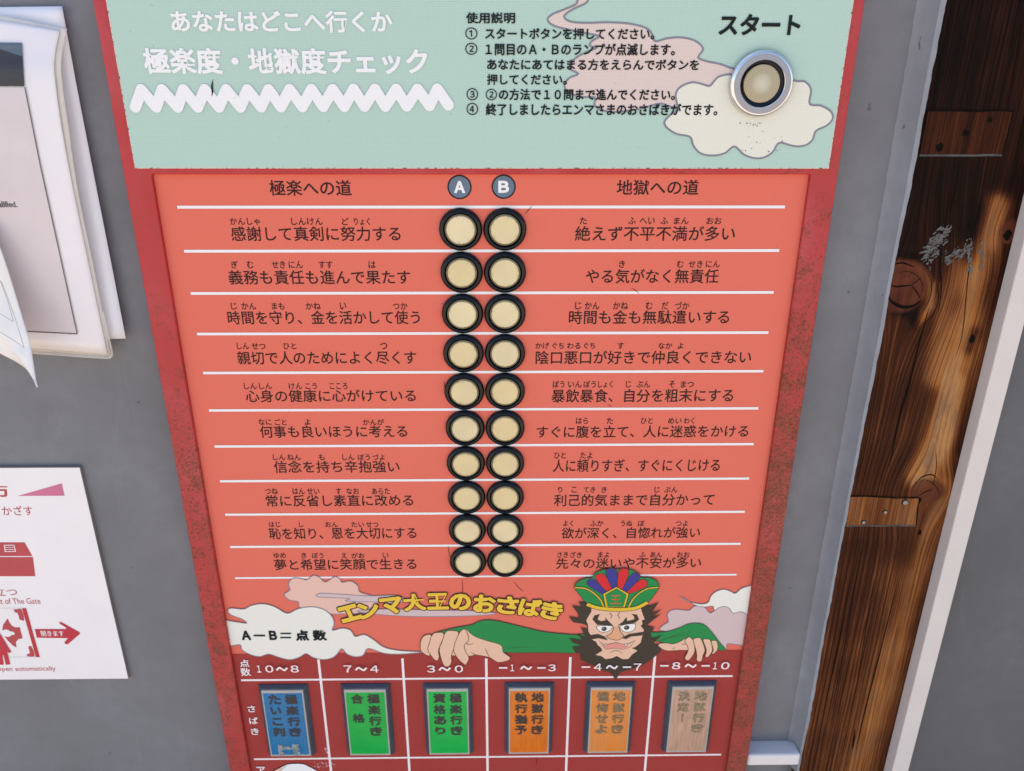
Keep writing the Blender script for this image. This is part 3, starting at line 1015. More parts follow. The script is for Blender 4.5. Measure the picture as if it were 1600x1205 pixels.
# title with the zigzag rule
tt = MB()
text(tt, 'あなたはどこへ行くか', 266.6, 613, 16, 51, h5, WHITE, 0.030)
tt.build('title_lettering', header); tt = MB()
text(tt, '極楽度・地獄度チェック', 224, 668, 75, 116, h5, WHITE, 0.034)
tt.build('title_lettering', header); tt = MB()
zz = cvt([(35, 515), (65, 432), (135, 515), (165, 432), (238, 515), (267, 432), (335, 515), (370, 432), (437, 515), (473, 432), (540, 515), (575, 432), (640, 514), (677, 432), (735, 514), (778, 431), (838, 513), (883, 431), (938, 512), (985, 431), (1040, 512), (1085, 430), (1137, 511), (1188, 430), (1237, 511), (1290, 430), (1340, 510), (1393, 430), (1450, 508), (1487, 429), (1540, 505)], 200, 0, 0.325)
for i, (p0, p1) in enumerate(zip(zz, zz[1:])):
    Y = h5 - 0.00006 * (i % 2)
    a0, b0 = at(*p0, Y), at(*p1, Y)
    d = (b0 - a0).normalized(); nrm = Vector((-d.z, 0, d.x)); r = 0.0046
    a1 = math.atan2(d.z, d.x)
    vs = [a0 + r * Vector((math.cos(a1 + math.pi / 2 + math.pi * k / 10), 0, math.sin(a1 + math.pi / 2 + math.pi * k / 10))) for k in range(11)]
    vs += [b0 + r * Vector((math.cos(a1 - math.pi / 2 + math.pi * k / 10), 0, math.sin(a1 - math.pi / 2 + math.pi * k / 10))) for k in range(11)]
    tt.add(vs, [tuple(range(22))], WHITE)
tt.build('zigzag_rule', header)
for s, x0, x1, y0, y1 in (('使用説明', 728, 805, 19.5, 37), ('①', 727, 746, 43, 62), ('スタートボタンを押してください。', 758, 1023, 44, 62),
                          ('②', 727, 746, 67, 86), ('１問目のＡ・Ｂのランプが点滅します。', 758.5, 1055, 68, 87),
                          ('あなたにあてはまる方をえらんでボタンを', 761, 1092.5, 92.5, 110), ('押してください。', 761, 886, 116, 133),
                          ('③', 729, 747, 138, 157), ('②', 759, 776.5, 139, 157), ('の方法で１０問まで進んでください。', 779.5, 1055, 139, 157),
                          ('④', 729, 747, 161, 180), ('終了しましたらエンマさまのおさばきがでます。', 759, 1121.5, 162, 181)):
    it = MB()
    text(it, s, x0, x1, y0, y1, h5, BLACK, 0.008 if len(s) == 1 else 0.028)
    it.build('instruction_lettering', header)
st = MB()
text(st, 'スタート', 1124, 1251, 22, 55.5, h5, BLACK, 0.038)
st.build('start_lettering', header)
sc_ = MB()
ribbon(sc_, [(333, 124), (331, 134), (332, 143), (331, 151)], 0.0016, h5 - 0.0003, CRACK, taper=True)
sc_.build('scuff_mark', header)
sc_ = MB()
for i in range(26):
    rx, ry = random.gauss(1180, 12), random.gauss(194, 2)
    if i > 10: rx, ry = random.uniform(1155, 1225), random.uniform(205, 240)
    c = at(rx, ry, h5 - 0.0003)
    r = random.uniform(0.0002, 0.0007)
    sc_.add([(c.x + r * random.uniform(.5, 1.3) * math.cos(k * 1.047), c.y - 1e-6 * i, c.z + r * random.uniform(.5, 1.3) * math.sin(k * 1.047)) for k in range(6)], [tuple(range(6))], FILLER)
sc_.build('dust_specks', header)

# start button
sb = MB()
prof = [(0.0268, 0.0), (0.0268, 0.0026), (0.0265, 0.0036), (0.0259, 0.0045), (0.0252, 0.0052), (0.0245, 0.0056), (0.0240, 0.0057), (0.0190, 0.0057), (0.0187, 0.0054), (0.0185, 0.0018), (0.0150, 0.0010)]
sb.lathe(prof, [STEEL] * 6 + [STEELFACE, STEEL, NAVY, NAVY], 72)
start = sb.build('start_button', machine, smooth=25)
sc0 = at(1190.5, 131, YH - 0.004)
start.location = (sc0.x, YH - 0.0003, sc0.z)
cp = MB()
cp.lathe([(0.0153, 0.0006), (0.0153, 0.0030), (0.0150, 0.0036), (0.0143, 0.0037), (0.0, 0.0038)], LENSCAP, 48)
cpo = cp.build('button_cap', None, smooth=30)
cpo.parent = start

# question panel: coral sheet let into the frame
px0, px1 = XI - 0.004, XJ + 0.004
pz1 = ZT + 0.004
zred = (at(400, 1021, 0).z + at(1140, 1015.5, 0).z) / 2
pn = MB()
pn.box((px0, 0.0, 0.49), (px1, 0.002, pz1), ORANGE)
pn.add([(px0, -0.00015, 0.49), (px1, -0.00015, 0.49), (px1, -0.00015, zred), (px0, -0.00015, zred)], [(0, 1, 2, 3)], DARKRED)
panel = pn.build('question_panel', machine)
q1, q2, q3, q4, q5, q6, q7 = [-0.0003 - 0.00012 * i for i in range(7)]
# white rules
rl = MB()
WX = 6.80899224 * P
for k in range(11):
    z = Z0 - k * P
    hgt = 0.0013 if k < 10 else 0.0011
    rl.add([(-WX, q1, z - hgt), (WX, q1, z - hgt), (WX, q1, z + hgt), (-WX, q1, z + hgt)], [(0, 1, 2, 3)], WHITE)
def hline(xa, ya, xb, yb2, hh, Y, mat):
    a0, b0 = at(xa, ya, Y), at(xb, yb2, Y)
    z = (a0.z + b0.z) / 2
    rl.add([(a0.x, Y, z - hh), (b0.x, Y, z - hh), (b0.x, Y, z + hh), (a0.x, Y, z + hh)], [(0, 1, 2, 3)], mat)
hline(376.5, 1062.8, 1144.6, 1056.8, 0.0013, q1, PALE)
hline(396.8, 1186.7, 1127, 1179, 0.0013, q1, PALE)
vx = []
for xa, ya, xb in ((497.3, 1030.5, 517.5), (628.5, 1029, 640), (760, 1029, 761.6), (891, 1027, 884.7), (1023, 1025, 1008)):
    x = (at(xa, ya, q2).x + at(xb, 1205, q2).x) / 2
    vx.append(x)
    z = at(xa, ya, q2).z
    rl.add([(x - 0.0014, q2, 0.55), (x + 0.0014, q2, 0.55), (x + 0.0014, q2, z), (x - 0.0014, q2, z)], [(0, 1, 2, 3)], PALE)
rl.build('white_rules', panel)
# writing
ROWS = [
 ('感謝して真剣に努力する', 361, 625.7, 354, 377, [('かんしゃ', 359, 406), ('しんけん', 455, 504), ('ど', 534, 545), ('りょく', 553, 578)], 340.5, 352),
 ('義務も責任も進んで果たす', 357, 641, 422.4, 444.6, [('ぎ', 361, 371.5), ('む', 385.6, 395.7), ('せき', 424.7, 445.4), ('にん', 451, 473), ('すす', 498, 519.6), ('は', 575.7, 587)], 408, 419.5),
 ('時間を守り、金を活かして使う', 355.5, 656, 485.7, 507, [('じ', 360.6, 370), ('かん', 377, 400), ('まも', 424.7, 444), ('かね', 477.6, 501), ('い', 531, 541), ('つか', 614, 636.6)], 473, 484),
 ('親切で人のためによく尽くす', 370.7, 650.4, 549, 569.6, [('しん', 370, 389), ('せつ', 393, 414.7), ('ひと', 442.6, 462.7), ('つ', 594, 605)], 536, 546),
 ('心身の健康に心がけている', 383.6, 649.6, 609, 628.5, [('しん', 381, 401), ('しん', 404.6, 424.7), ('けん', 451, 472), ('こう', 477, 495), ('こころ', 515, 543)], 598.6, 608.4),
 ('何事も良いほうに考える', 406, 636, 665, 684, [('なに', 403.8, 424), ('ごと', 429, 447.5), ('よ', 476, 485), ('かんが', 566.8, 600)], 655, 664.5),
 ('信念を持ち辛抱強い', 427.8, 624, 720, 739, [('しん', 426.4, 445.6), ('ねん', 448.5, 470), ('も', 497.7, 507), ('しん', 534.8, 553.7), ('ぼう', 559, 578), ('づよ', 582, 601)], 710, 719.4),
 ('常に反省し素直に改める', 415.5, 645.5, 773.4, 791.5, [('つね', 414, 434), ('はん', 457, 476), ('せい', 479.6, 499), ('す', 525, 533), ('なお', 541, 561), ('あらた', 581, 609)], 763, 772.6),
 ('恥を知り、恩を大切にする', 420, 650.6, 824.6, 842.4, [('はじ', 420, 438), ('し', 467, 474), ('おん', 508, 528), ('たい', 549, 568.7), ('せつ', 572, 591)], 815.7, 824),
 ('夢と希望に笑顔で生きる', 428.7, 650.6, 873.5, 890.7, [('ゆめ', 427.8, 446.5), ('き', 471, 478.7), ('ぼう', 487.6, 505.4), ('え', 533.6, 542), ('がお', 549, 569.6), ('い', 598, 607)], 864, 872.6),
 ('絶えず不平不満が多い', 898.6, 1148.7, 353.5, 376.7, [('た', 905.8, 917.4), ('ふ', 981.6, 993.6), ('へい', 999.7, 1023), ('ふ', 1032, 1044), ('まん', 1053, 1076), ('おお', 1104, 1127.7)], 339.8, 350.6),
 ('やる気がなく無責任', 915.6, 1123, 420.6, 443, [('き', 967, 976.5), ('む', 1057.7, 1068), ('せき', 1076, 1098), ('にん', 1103, 1124.8)], 407.5, 418.4),
 ('時間も金も無駄遣いする', 889, 1139.7, 484.8, 506.5, [('じ', 898.6, 908.4), ('かん', 913.8, 936.7), ('かね', 958, 981.6), ('む', 1009, 1019.7), ('だ', 1034, 1044), ('づか', 1054.5, 1077)], 472, 483.7),
 ('陰口悪口が好きで仲良くできない', 837, 1174, 548, 569, [('かげ', 836.6, 858), ('ぐち', 863, 881), ('わる', 886, 907), ('ぐち', 912, 930), ('す', 965, 975), ('なか', 1028.7, 1050.5), ('よ', 1059, 1068)], 535.6, 545.4),
 ('暴飲暴食、自分を粗末にする', 862, 1145.8, 608, 628.8, [('ぼう', 863.8, 882), ('いん', 887.7, 909), ('ぼう', 912, 931), ('しょく', 934.5, 957.3), ('じ', 978, 986), ('ぶん', 994.3, 1016), ('そ', 1045.4, 1054.5), ('まつ', 1064, 1084)], 595.4, 606),
 ('すぐに腹を立て、人に迷惑をかける', 838.4, 1169.4, 665, 684, [('はら', 900, 919), ('た', 948, 958), ('ひと', 1001.5, 1020), ('めい', 1044, 1065), ('わく', 1068.6, 1085)], 653, 662.5),
 ('人に頼りすぎ、すぐにくじける', 864, 1125, 717.6, 737.5, [('ひと', 866, 884), ('たよ', 906.6, 925.8)], 707, 717),
 ('利己的気ままで自分かって', 865.6, 1116, 772, 790.8, [('り', 872, 878.7), ('こ', 893, 901), ('てき', 912, 930), ('き', 940, 948), ('じ', 1022.6, 1031), ('ぶん', 1037.8, 1058.8)], 761, 770),
 ('欲が深く、自惚れが強い', 877.6, 1094, 824, 841.5, [('よく', 880, 895.7), ('ふか', 922, 943), ('うぬ', 970, 988), ('ぼ', 997, 1007), ('つよ', 1056, 1075)], 813.6, 822.6),
 ('先々の迷いや不安が多い', 869, 1095.8, 871.6, 888.6, [('さき', 871, 887.7), ('ざき', 891, 909), ('まよ', 934.8, 952), ('ふ', 999, 1009), ('あん', 1016, 1034.5), ('おお', 1058, 1077.7)], 862.5, 871.6),
]
ql = MB()
text(ql, '極楽への道', 421, 549, 281.6, 306, q1, BROWN_INK, 0.012)
ql.build('question_lettering', panel)
ql = MB()
text(ql, '地獄への道', 963.8, 1092, 281, 305, q1, BROWN_INK, 0.012)
ql.build('question_lettering', panel)
for s, x0, x1, y0, y1, ruby, r0, r1 in ROWS:
    ql = MB()
    text(ql, s, x0, x1, y0, y1, q1, BROWN_INK, 0.009)
    for t_, a0, b0 in ruby:
        rd = MB()
        text(rd, t_, a0, b0, r0, r1, q1, BROWN_INK, 0.012)
        rd.build('reading_lettering', panel)
    ql.build('question_lettering', panel)
for s, x, y in (('A', 718, 292.5), ('B', 787, 292)):
    bd = MB()
    disc(bd, x, y, 0.0097, q1, BADGE)
    disc(bd, x, y, 0.0107, q2, BLACK, r0=0.0095)
    text(bd, chr(ord(s) + 0xFEE0), x - 8.5, x + 8.5, y - 9.5, y + 9.5, q3, WHITE, 0.05)
    bd.build('letter_badge', panel)

# clouds of the lower picture
cb = MB()
OUT = 0.0010
pk = smooth_pts(cvt([(490, 185), (532, 150), (522, 105), (552, 66), (605, 65), (655, 76), (700, 46), (745, 55), (785, 92), (822, 78), (862, 52), (898, 70), (915, 95), (980, 87), (1030, 120), (1045, 165), (1120, 190), (1200, 215), (1100, 300), (1000, 325), (930, 327), (850, 328), (760, 310), (610, 282), (592, 237), (530, 225)], 340, 890, 0.2125), True, 4)
fill(cb, pk, q3, PINKC2); ribbon(cb, pk, OUT, q4, LINEGREY, closed=True)
cb.build('cloud_print', panel); cb = MB()
lv = smooth_pts(cvt([(725, 190), (765, 175), (900, 182), (1120, 195), (1290, 190), (1365, 208), (1370, 235), (1300, 250), (1200, 240), (1100, 238), (940, 232), (972, 214), (860, 208), (745, 202)], 340, 890, 0.2125), True, 4)
fill(cb, lv, q4 - 0.00004, LAV); ribbon(cb, lv, OUT * 0.8, q5, LINEGREY, closed=True)
cb.build('cloud_print', panel); cb = MB()
lw = smooth_pts([(558, 955), (600, 952), (650, 953), (700, 954), (745, 955), (776, 959), (745, 962), (690, 963.5), (635, 963), (590, 960)], True, 4)
fill(cb, lw, q4 - 0.00004, LAV); ribbon(cb, lw, OUT * 0.8, q5, LINEGREY, closed=True)
cb.build('cloud_print', panel); cb = MB()
wc = smooth_pts(cvt([(75, 305), (100, 285), (190, 292), (250, 265), (335, 253), (420, 275), (512, 323), (590, 290), (690, 275), (780, 295), (840, 345), (857, 400), (845, 447), (920, 432), (980, 450), (1012, 493), (1080, 480), (1150, 520), (1220, 570), (1330, 596), (1490, 606), (1490, 611), (1330, 622), (1220, 615), (1108, 580), (1070, 630), (1010, 641), (950, 620), (913, 582), (880, 620), (840, 650), (770, 662), (700, 645), (650, 618), (600, 645), (530, 663), (450, 645), (375, 622), (310, 640), (240, 625), (180, 590), (163, 552), (60, 552), (30, 385), (120, 384), (213, 396), (180, 365), (100, 335)], 340, 890, 0.2125), True, 4)
fill(cb, wc, q5 - 0.00002, CREAM2); ribbon(cb, wc, OUT, q6, LINEGREY, closed=True)
cb.build('cloud_print', panel); cb = MB()
lr = smooth_pts(cvt([(10, 700), (50, 640), (135, 580), (120, 490), (150, 430), (250, 400), (430, 415), (500, 365), (590, 345), (670, 370), (742, 450), (800, 430), (880, 372), (960, 355), (1030, 380), (1090, 455), (1200, 430), (1330, 470), (1360, 700), (1330, 930), (1150, 915), (1000, 905), (970, 980), (700, 700), (500, 650), (200, 720)], 1030, 910, 0.10625), True, 4)
fill(cb, lr, q3, LAV); ribbon(cb, lr, OUT * 0.8, q4, LINEGREY, closed=True)
cb.build('cloud_print', panel); cb = MB()
wr = smooth_pts(cvt([(470, 300), (620, 322), (720, 298), (760, 210), (830, 142), (950, 106), (1050, 135), (1120, 165), (1200, 100), (1290, 66), (1400, 62), (1400, 300), (1330, 468), (1200, 432), (1090, 455), (1030, 382), (960, 355), (880, 372), (812, 412), (790, 350), (680, 362), (560, 345)], 1030, 910, 0.10625), True, 4)
fill(cb, wr, q5 - 0.00002, CREAM2); ribbon(cb, wr, OUT * 0.8, q6, LINEGREY, closed=True)
ribbon(cb, cvt([(290, 200), (380, 250), (500, 320)], 1030, 910, 0.10625), 0.0022, q4, LINEGREY, taper=True)
cb.build('cloud_print', panel)

# the bearded judge leaning over the table of results
YK = -0.0012
kg = MB()
def k0(pts): return cvt(pts, 860, 870, 0.16591)
def kL(pts): return cvt(pts, 630, 960, 0.1375)
def kR(pts): return cvt(pts, 1010, 960, 0.10625)
INK = 0.0007
def shape(pts, mat, lvl, ink=INK, inkmat=None, sm=4):
    s = smooth_pts(pts, True, sm) if sm > 1 else pts
    fill(kg, s, YK - 0.00005 * lvl, mat)
    if ink:
        ribbon(kg, s, ink, YK - 0.00005 * (lvl + 0.5), inkmat or K_HAIR, closed=True)
def stroke(pts, w, mat, lvl, taper=True):
    ribbon(kg, smooth_pts(pts, False, 4), w, YK - 0.00005 * lvl, mat, taper=taper)
shape([(683, 990), (699, 984), (720, 979.5), (737, 976.5), (752, 970), (774, 970), (809, 978), (850, 987.5), (895, 992), (915, 993), (915, 1018.5), (850, 1019.5), (790, 1019.5), (740, 1012), (700, 1000)], K_GREEN, 0)
shape(kR([(-40, 268), (80, 265), (200, 265), (330, 248), (480, 200), (620, 142), (750, 130), (860, 160), (980, 285), (1080, 420), (1160, 520), (1040, 520), (600, 430), (350, 440), (180, 400), (-40, 390)]), K_GREEN, 0)
stroke(kR([(120, 400), (260, 370), (450, 300), (680, 245)]), 0.0006, K_HAIR, 1)
stroke(kR([(200, 385), (400, 330), (610, 305)]), 0.0006, K_HAIR, 1)
stroke(kL([(1150, 400), (1250, 380), (1400, 372), (1510, 378)]), 0.0006, K_HAIR, 1)
shape(kL([(540, 380), (600, 250), (640, 205), (710, 168), (760, 212), (830, 258), (950, 300), (1110, 350), (1138, 430), (1215, 490), (1190, 525), (1080, 545), (1000, 500), (950, 482), (830, 462), (740, 478), (600, 470), (545, 462)]), K_SKIN, 2)
for i, pts in enumerate(([(195, 340), (205, 290), (240, 245), (320, 240), (300, 400), (300, 472), (240, 450), (200, 410)],
                         [(315, 260), (340, 225), (370, 210), (465, 225), (402, 400), (408, 475), (390, 527), (340, 500), (280, 405), (298, 330)],
                         [(470, 225), (500, 190), (550, 186), (630, 212), (575, 390), (547, 470), (550, 540), (520, 590), (460, 580), (410, 410), (440, 320)],
                         [(640, 210), (705, 170), (745, 290), (695, 350), (708, 420), (747, 495), (722, 560), (700, 572), (620, 500), (573, 390)])):
    shape(kL(pts), K_SKIN, 3 + i, sm=3)
stroke(kL([(710, 320), (740, 345), (805, 328)]), 0.0006, K_HAIR, 8)
stroke(kL([(928, 380), (955, 440), (985, 495)]), 0.0006, K_HAIR, 8)
stroke(kL([(765, 430), (800, 450), (835, 462)]), 0.0006, K_HAIR, 8)
shape(kR([(172, 460), (200, 430), (300, 424), (380, 436), (480, 410), (560, 362), (620, 338), (665, 360), (705, 480), (690, 525), (500, 528), (330, 537), (240, 515)]), K_SKIN, 2)
for i, pts in enumerate(([(955, 400), (1000, 386), (1038, 402), (1052, 470), (1040, 530), (990, 580), (960, 575), (985, 525)],
                         [(832, 378), (890, 365), (942, 382), (972, 520), (940, 590), (900, 632), (865, 620), (882, 520)],
                         [(688, 372), (760, 345), (802, 362), (862, 520), (832, 600), (810, 690), (740, 682), (742, 600), (722, 500)],
                         [(565, 390), (620, 335), (665, 355), (692, 400), (712, 540), (650, 650), (600, 680), (565, 640), (605, 560), (610, 480)])):
    shape(kR(pts), K_SKIN, 3 + i, sm=3)
stroke(kR([(385, 522), (400, 500), (425, 488)]), 0.0006, K_HAIR, 8)
stroke(kR([(515, 430), (550, 445), (580, 440)]), 0.0006, K_HAIR, 8)
# hair and beard
hair = [(345, 430), (262, 428), (300, 480), (203, 460), (258, 535), (268, 585), (172, 562), (215, 618), (300, 632), (348, 648), (350, 690), (283, 663), (318, 730), (330, 752), (252, 733), (300, 785), (178, 765), (212, 812), (300, 838), (203, 848), (233, 900), (285, 915), (285, 970), (350, 1000), (420, 1030), (490, 1072), (560, 1088), (615, 1160), (662, 1088), (760, 1062), (850, 1032), (920, 990), (985, 940), (1050, 880), (1015, 835), (965, 820), (1052, 735), (1012, 752), (958, 765), (945, 720), (982, 668), (930, 658), (908, 645), (1045, 538), (945, 575), (1052, 495), (948, 535), (1022, 428), (930, 470), (870, 430)]
shape(k0(hair), K_HAIR, 10, 0, sm=1)
face = [(388, 480), (385, 520), (358, 562), (338, 600), (355, 640), (358, 700), (380, 742), (390, 780), (430, 800), (445, 830), (480, 860), (490, 885), (425, 925), (480, 935), (520, 965), (580, 955), (625, 935), (680, 965), (735, 962), (770, 920), (820, 885), (765, 860), (800, 850), (850, 810), (862, 760), (880, 690), (850, 650), (868, 635), (860, 600), (888, 590), (868, 540), (850, 480), (625, 500)]
shape(k0(face), K_SKIN, 11, 0, sm=1)
# brows, eyes, nose, moustache, mouth
shape(k0([(440, 655), (580, 652), (562, 690), (510, 712), (460, 700)]), K_EYE, 12)
shape(k0([(660, 652), (795, 632), (786, 690), (730, 712), (680, 697)]), K_EYE, 12)
for x, y in ((505, 680), (718, 668)):
    c = k0([(x, y)])[0]
    disc(kg, c[0], c[1], 0.0031, YK - 0.00005 * 13, K_HAIR, 20)
    c = k0([(x - 8, y - 4)])[0]
    disc(kg, c[0], c[1], 0.0013, YK - 0.00005 * 13.6, LINEGREY, 14)
shape(k0([(395, 590), (415, 552), (470, 540), (452, 568), (446, 592), (478, 608), (522, 598), (513, 568), (550, 610), (592, 650), (440, 642)]), K_HAIR, 14, 0, sm=1)
shape(k0([(635, 645), (680, 615), (716, 568), (725, 606), (788, 590), (790, 565), (762, 538), (815, 545), (836, 590), (800, 622), (700, 642)]), K_HAIR, 14, 0, sm=1)
shape(k0([(605, 665), (578, 720), (530, 745), (550, 768), (590, 780), (625, 787), (660, 775), (692, 745), (660, 720), (638, 665)]), K_NOSE, 14, 0)
stroke(k0([(600, 655), (575, 720), (530, 745), (550, 768), (590, 780), (625, 787), (660, 776), (692, 748), (660, 705), (640, 650)]), INK, K_HAIR, 15, False)
shape(k0([(350, 742), (450, 728), (512, 752), (542, 787), (450, 768), (380, 782)]), K_HAIR, 16, 0, sm=1)
shape(k0([(668, 765), (740, 728), (875, 708), (865, 742), (760, 752), (712, 777)]), K_HAIR, 16, 0, sm=1)
shape(k0([(455, 790), (505, 832), (560, 822), (620, 808), (680, 826), (740, 820), (797, 788), (752, 850), (690, 872), (620, 864), (520, 872)]), K_SKIN, 16, INK * 0.8, sm=1)
shape(k0([(500, 842), (560, 824), (620, 810), (690, 827), (742, 842), (690, 868), (620, 860), (530, 868)]), K_LIP, 17, 0, sm=1)
for pts in ([(508, 822), (530, 825), (520, 848)], [(695, 825), (722, 820), (708, 846)]):
    shape(k0(pts), K_EYE, 18, INK * 0.6, sm=1)
stroke(k0([(555, 915), (590, 890), (620, 886), (650, 890), (685, 915)]), 0.0006, K_HAIR, 18)
ribbon(kg, k0([(555, 530), (582, 555), (565, 585)]), 0.0006, YK - 0.0009, K_HAIR)
ribbon(kg, k0([(655, 520), (635, 553), (655, 585)]), 0.0006, YK - 0.0009, K_HAIR)
# crown
shape(k0([(228, 290), (262, 235), (330, 205), (392, 198), (430, 150), (520, 120), (630, 118), (740, 120), (805, 145), (848, 195), (930, 198), (1000, 228), (1022, 292), (970, 370), (918, 430), (800, 480), (625, 492), (450, 480), (340, 435), (280, 365)]), K_GREEN, 20, sm=3)
for i, (pts, mt) in enumerate((([(345, 255), (358, 220), (400, 210), (445, 238), (522, 320), (495, 352), (400, 302)], K_BLUE),
                               ([(425, 195), (445, 165), (490, 160), (525, 190), (582, 295), (525, 322), (450, 240)], K_RED),
                               ([(520, 150), (550, 114), (600, 114), (628, 150), (626, 285), (580, 298)], K_BLUE),
                               ([(815, 240), (860, 215), (900, 222), (915, 255), (890, 290), (735, 352), (712, 325)], K_RED),
                               ([(745, 190), (782, 155), (825, 160), (842, 200), (722, 328), (678, 300)], K_BLUE),
                               ([(640, 150), (670, 114), (715, 114), (738, 150), (680, 302), (632, 285)], K_RED))):
    shape(k0(pts), mt, 22 + i, sm=3)
for pts in ([(232, 292), (330, 300), (410, 345), (470, 405), (505, 480)], [(1016, 290), (920, 300), (835, 345), (775, 405), (735, 480)]):
    stroke(k0(pts), 0.0026, K_HAIR, 30, False)
    stroke(k0(pts), 0.0014, K_GOLD, 31, False)
shape(k0([(622, 283), (740, 350), (702, 478), (520, 478), (495, 350)]), K_GOLD, 32, sm=1)
shape(k0([(622, 300), (716, 358), (685, 470), (540, 470), (518, 358)]), K_GREEN, 33, INK * 0.7, sm=1)
text(kg, '王', *[c for c in (860 + 565 * .16591, 860 + 665 * .16591, 870 + 362 * .16591, 870 + 446 * .16591)], YK - 0.0018, K_WANG, 0.02)
stroke(k0([(342, 448), (450, 484), (625, 499), (800, 486), (916, 430)]), 0.0052, K_HAIR, 34, False)
stroke(k0([(344, 448), (450, 483), (625, 498), (800, 485), (914, 431)]), 0.0040, K_GOLD, 35, False)
kg.build('judge_picture', panel)

# arched yellow title and the other writing on the lower part
ar = MB()
YA = -0.0014
for ch, x, y, w, h, an in (('エ', 546, 958.5, 33, 24, 17), ('ン', 576, 954, 32, 24, 11), ('マ', 612, 946.5, 34, 25, 8), ('大', 647.5, 941.5, 34, 26, 4), ('王', 684, 940, 33, 25, 1),
                           ('の', 719, 941, 33, 25, -2), ('お', 757, 943.5, 34, 27, -4), ('さ', 793, 946, 33, 27, -7), ('ば', 828, 949.5, 34, 27, -10), ('き', 862, 954.5, 33, 27, -14)):
    glyph_rot(ar, ch, x, y, w, h, an, YA, BROWN_INK, 0.092)
    glyph_rot(ar, ch, x, y, w, h, an, YA - 0.00015, YELLOW, 0.050)
ar.build('arched_lettering', panel)
lt = MB()
YL = -0.0032
def t5(s, cells, y0, y1, mat, off):
    for ch, (a0, b0, c0, d0) in zip(s, cells):
        text(lt, ch, a0, b0, c0, d0, YA, mat, off)
cx = lambda a: 330 + a * .2697
text(lt, 'Ａ', cx(175), cx(228), 986, 1000.5, YA, BLACK, 0.05)
rect_px(lt, cx(245), 992.2, cx(312), 994.6, YA, BLACK)
text(lt, 'Ｂ', cx(335), cx(380), 986, 1000.5, YA, BLACK, 0.05)
rect_px(lt, cx(400), 989.2, cx(463), 991.2, YA, BLACK)
rect_px(lt, cx(400), 995.6, cx(463), 997.6, YA, BLACK)
text(lt, '点', cx(488), cx(565), 985, 1001.5, YA, BLACK, 0.045)
text(lt, '数', cx(588), cx(668), 985, 1001.5, YA, BLACK, 0.045)
lt.build('table_lettering', panel)
def hd(parts, y0, y1):
    lt = MB()
    for s, a0, b0 in parts:
        if s == '-':
            ym = (y0 + y1) / 2
            rect_px(lt, a0, ym - 1.1, b0, ym + 1.1, YL, PALE)
        elif s == '~':
            ym = (y0 + y1) / 2
            w = b0 - a0
            ribbon(lt, smooth_pts([(a0, ym + 2), (a0 + w * .25, ym - 2), (a0 + w * .5, ym), (a0 + w * .75, ym + 2), (b0, ym - 2)], False, 4), 0.0022, YL, PALE)
        else:
            text(lt, chr(ord(s) + 0xFEE0), a0, b0, y0, y1, YL, PALE, 0.014)
    lt.build('table_lettering', panel)
h_ = lambda a: 360 + a * .2625
g_ = lambda a: 760 + a * .2625
hd([('1', h_(157), h_(182)), ('0', h_(208), h_(255)), ('~', h_(275), h_(338)), ('8', h_(358), h_(407))], 1040, 1051)
hd([('7', h_(675), h_(722)), ('~', h_(745), h_(810)), ('4', h_(832), h_(882))], 1040, 1051)
hd([('3', h_(1170), h_(1218)), ('~', h_(1243), h_(1308)), ('0', h_(1335), h_(1385))], 1040, 1051)
hd([('-', g_(75), g_(125)), ('1', g_(143), g_(165)), ('~', g_(205), g_(268)), ('-', g_(303), g_(352)), ('3', g_(368), g_(413))], 1038.5, 1049)
hd([('-', g_(567), g_(617)), ('4', g_(640), g_(687)), ('~', g_(715), g_(780)), ('-', g_(812), g_(862)), ('7', g_(877), g_(922))], 1037, 1048)
hd([('-', g_(1035), g_(1085)), ('8', g_(1105), g_(1155)), ('~', g_(1183), g_(1248)), ('-', g_(1280), g_(1330)), ('1', g_(1350), g_(1373)), ('0', g_(1397), g_(1447))], 1035, 1046)
for ch, a0, b0, c0, d0 in (('点', 374.5, 389.5, 1031, 1042.4), ('数', 376, 391.6, 1043.8, 1056.6), ('さ', 387, 399, 1102.7, 1113), ('ば', 389.2, 403, 1121, 1131.6), ('き', 392, 404.6, 1138, 1148.3), ('ア', 401, 414.8, 1198.3, 1209)):
    lt = MB()
    text(lt, ch, a0, b0, c0, d0, YA, PALE, 0.020)
    lt.build('table_lettering', panel)
# top of the pale round figure printed in the next row, and scratches beside it
fg = MB()
fill(fg, smooth_pts([(424, 1208), (440, 1199), (452, 1194.3), (472, 1194), (482, 1198), (495, 1205), (505, 1214), (500, 1240), (430, 1240), (420, 1220)], True, 3), q3, WHITE)
fill(fg, [(424, 1207), (436, 1201), (442, 1199.5), (436, 1208)], q4, K_SKIN)
ribbon(fg, smooth_pts([(424, 1206), (440, 1198), (452, 1193.6), (472, 1193.2), (482, 1197), (495, 1204.5)], False, 4), 0.0009, q5, BROWN_INK)
ribbon(fg, smooth_pts([(434, 1209), (441, 1202), (447, 1197)], False, 4), 0.0006, q5, LINEGREY)
rs = random.Random(5)
for i in range(70):
    if i < 40:
        x, y = rs.uniform(488, 524), 1190 + rs.random() * 10
    else:
        x, y = 511 + rs.gauss(0, 1.5), rs.uniform(1150, 1182)
    c = at(x, y, q6)
    r = rs.uniform(0.0002, 0.0008)
    fg.add([(c.x + r * rs.uniform(.4, 1.6) * math.cos(k * 1.257), q6 - 1e-6 * i, c.z + r * rs.uniform(.4, 1.2) * math.sin(k * 1.257)) for k in range(5)], [tuple(range(5))], PALE)
fg.build('figure_print', panel)
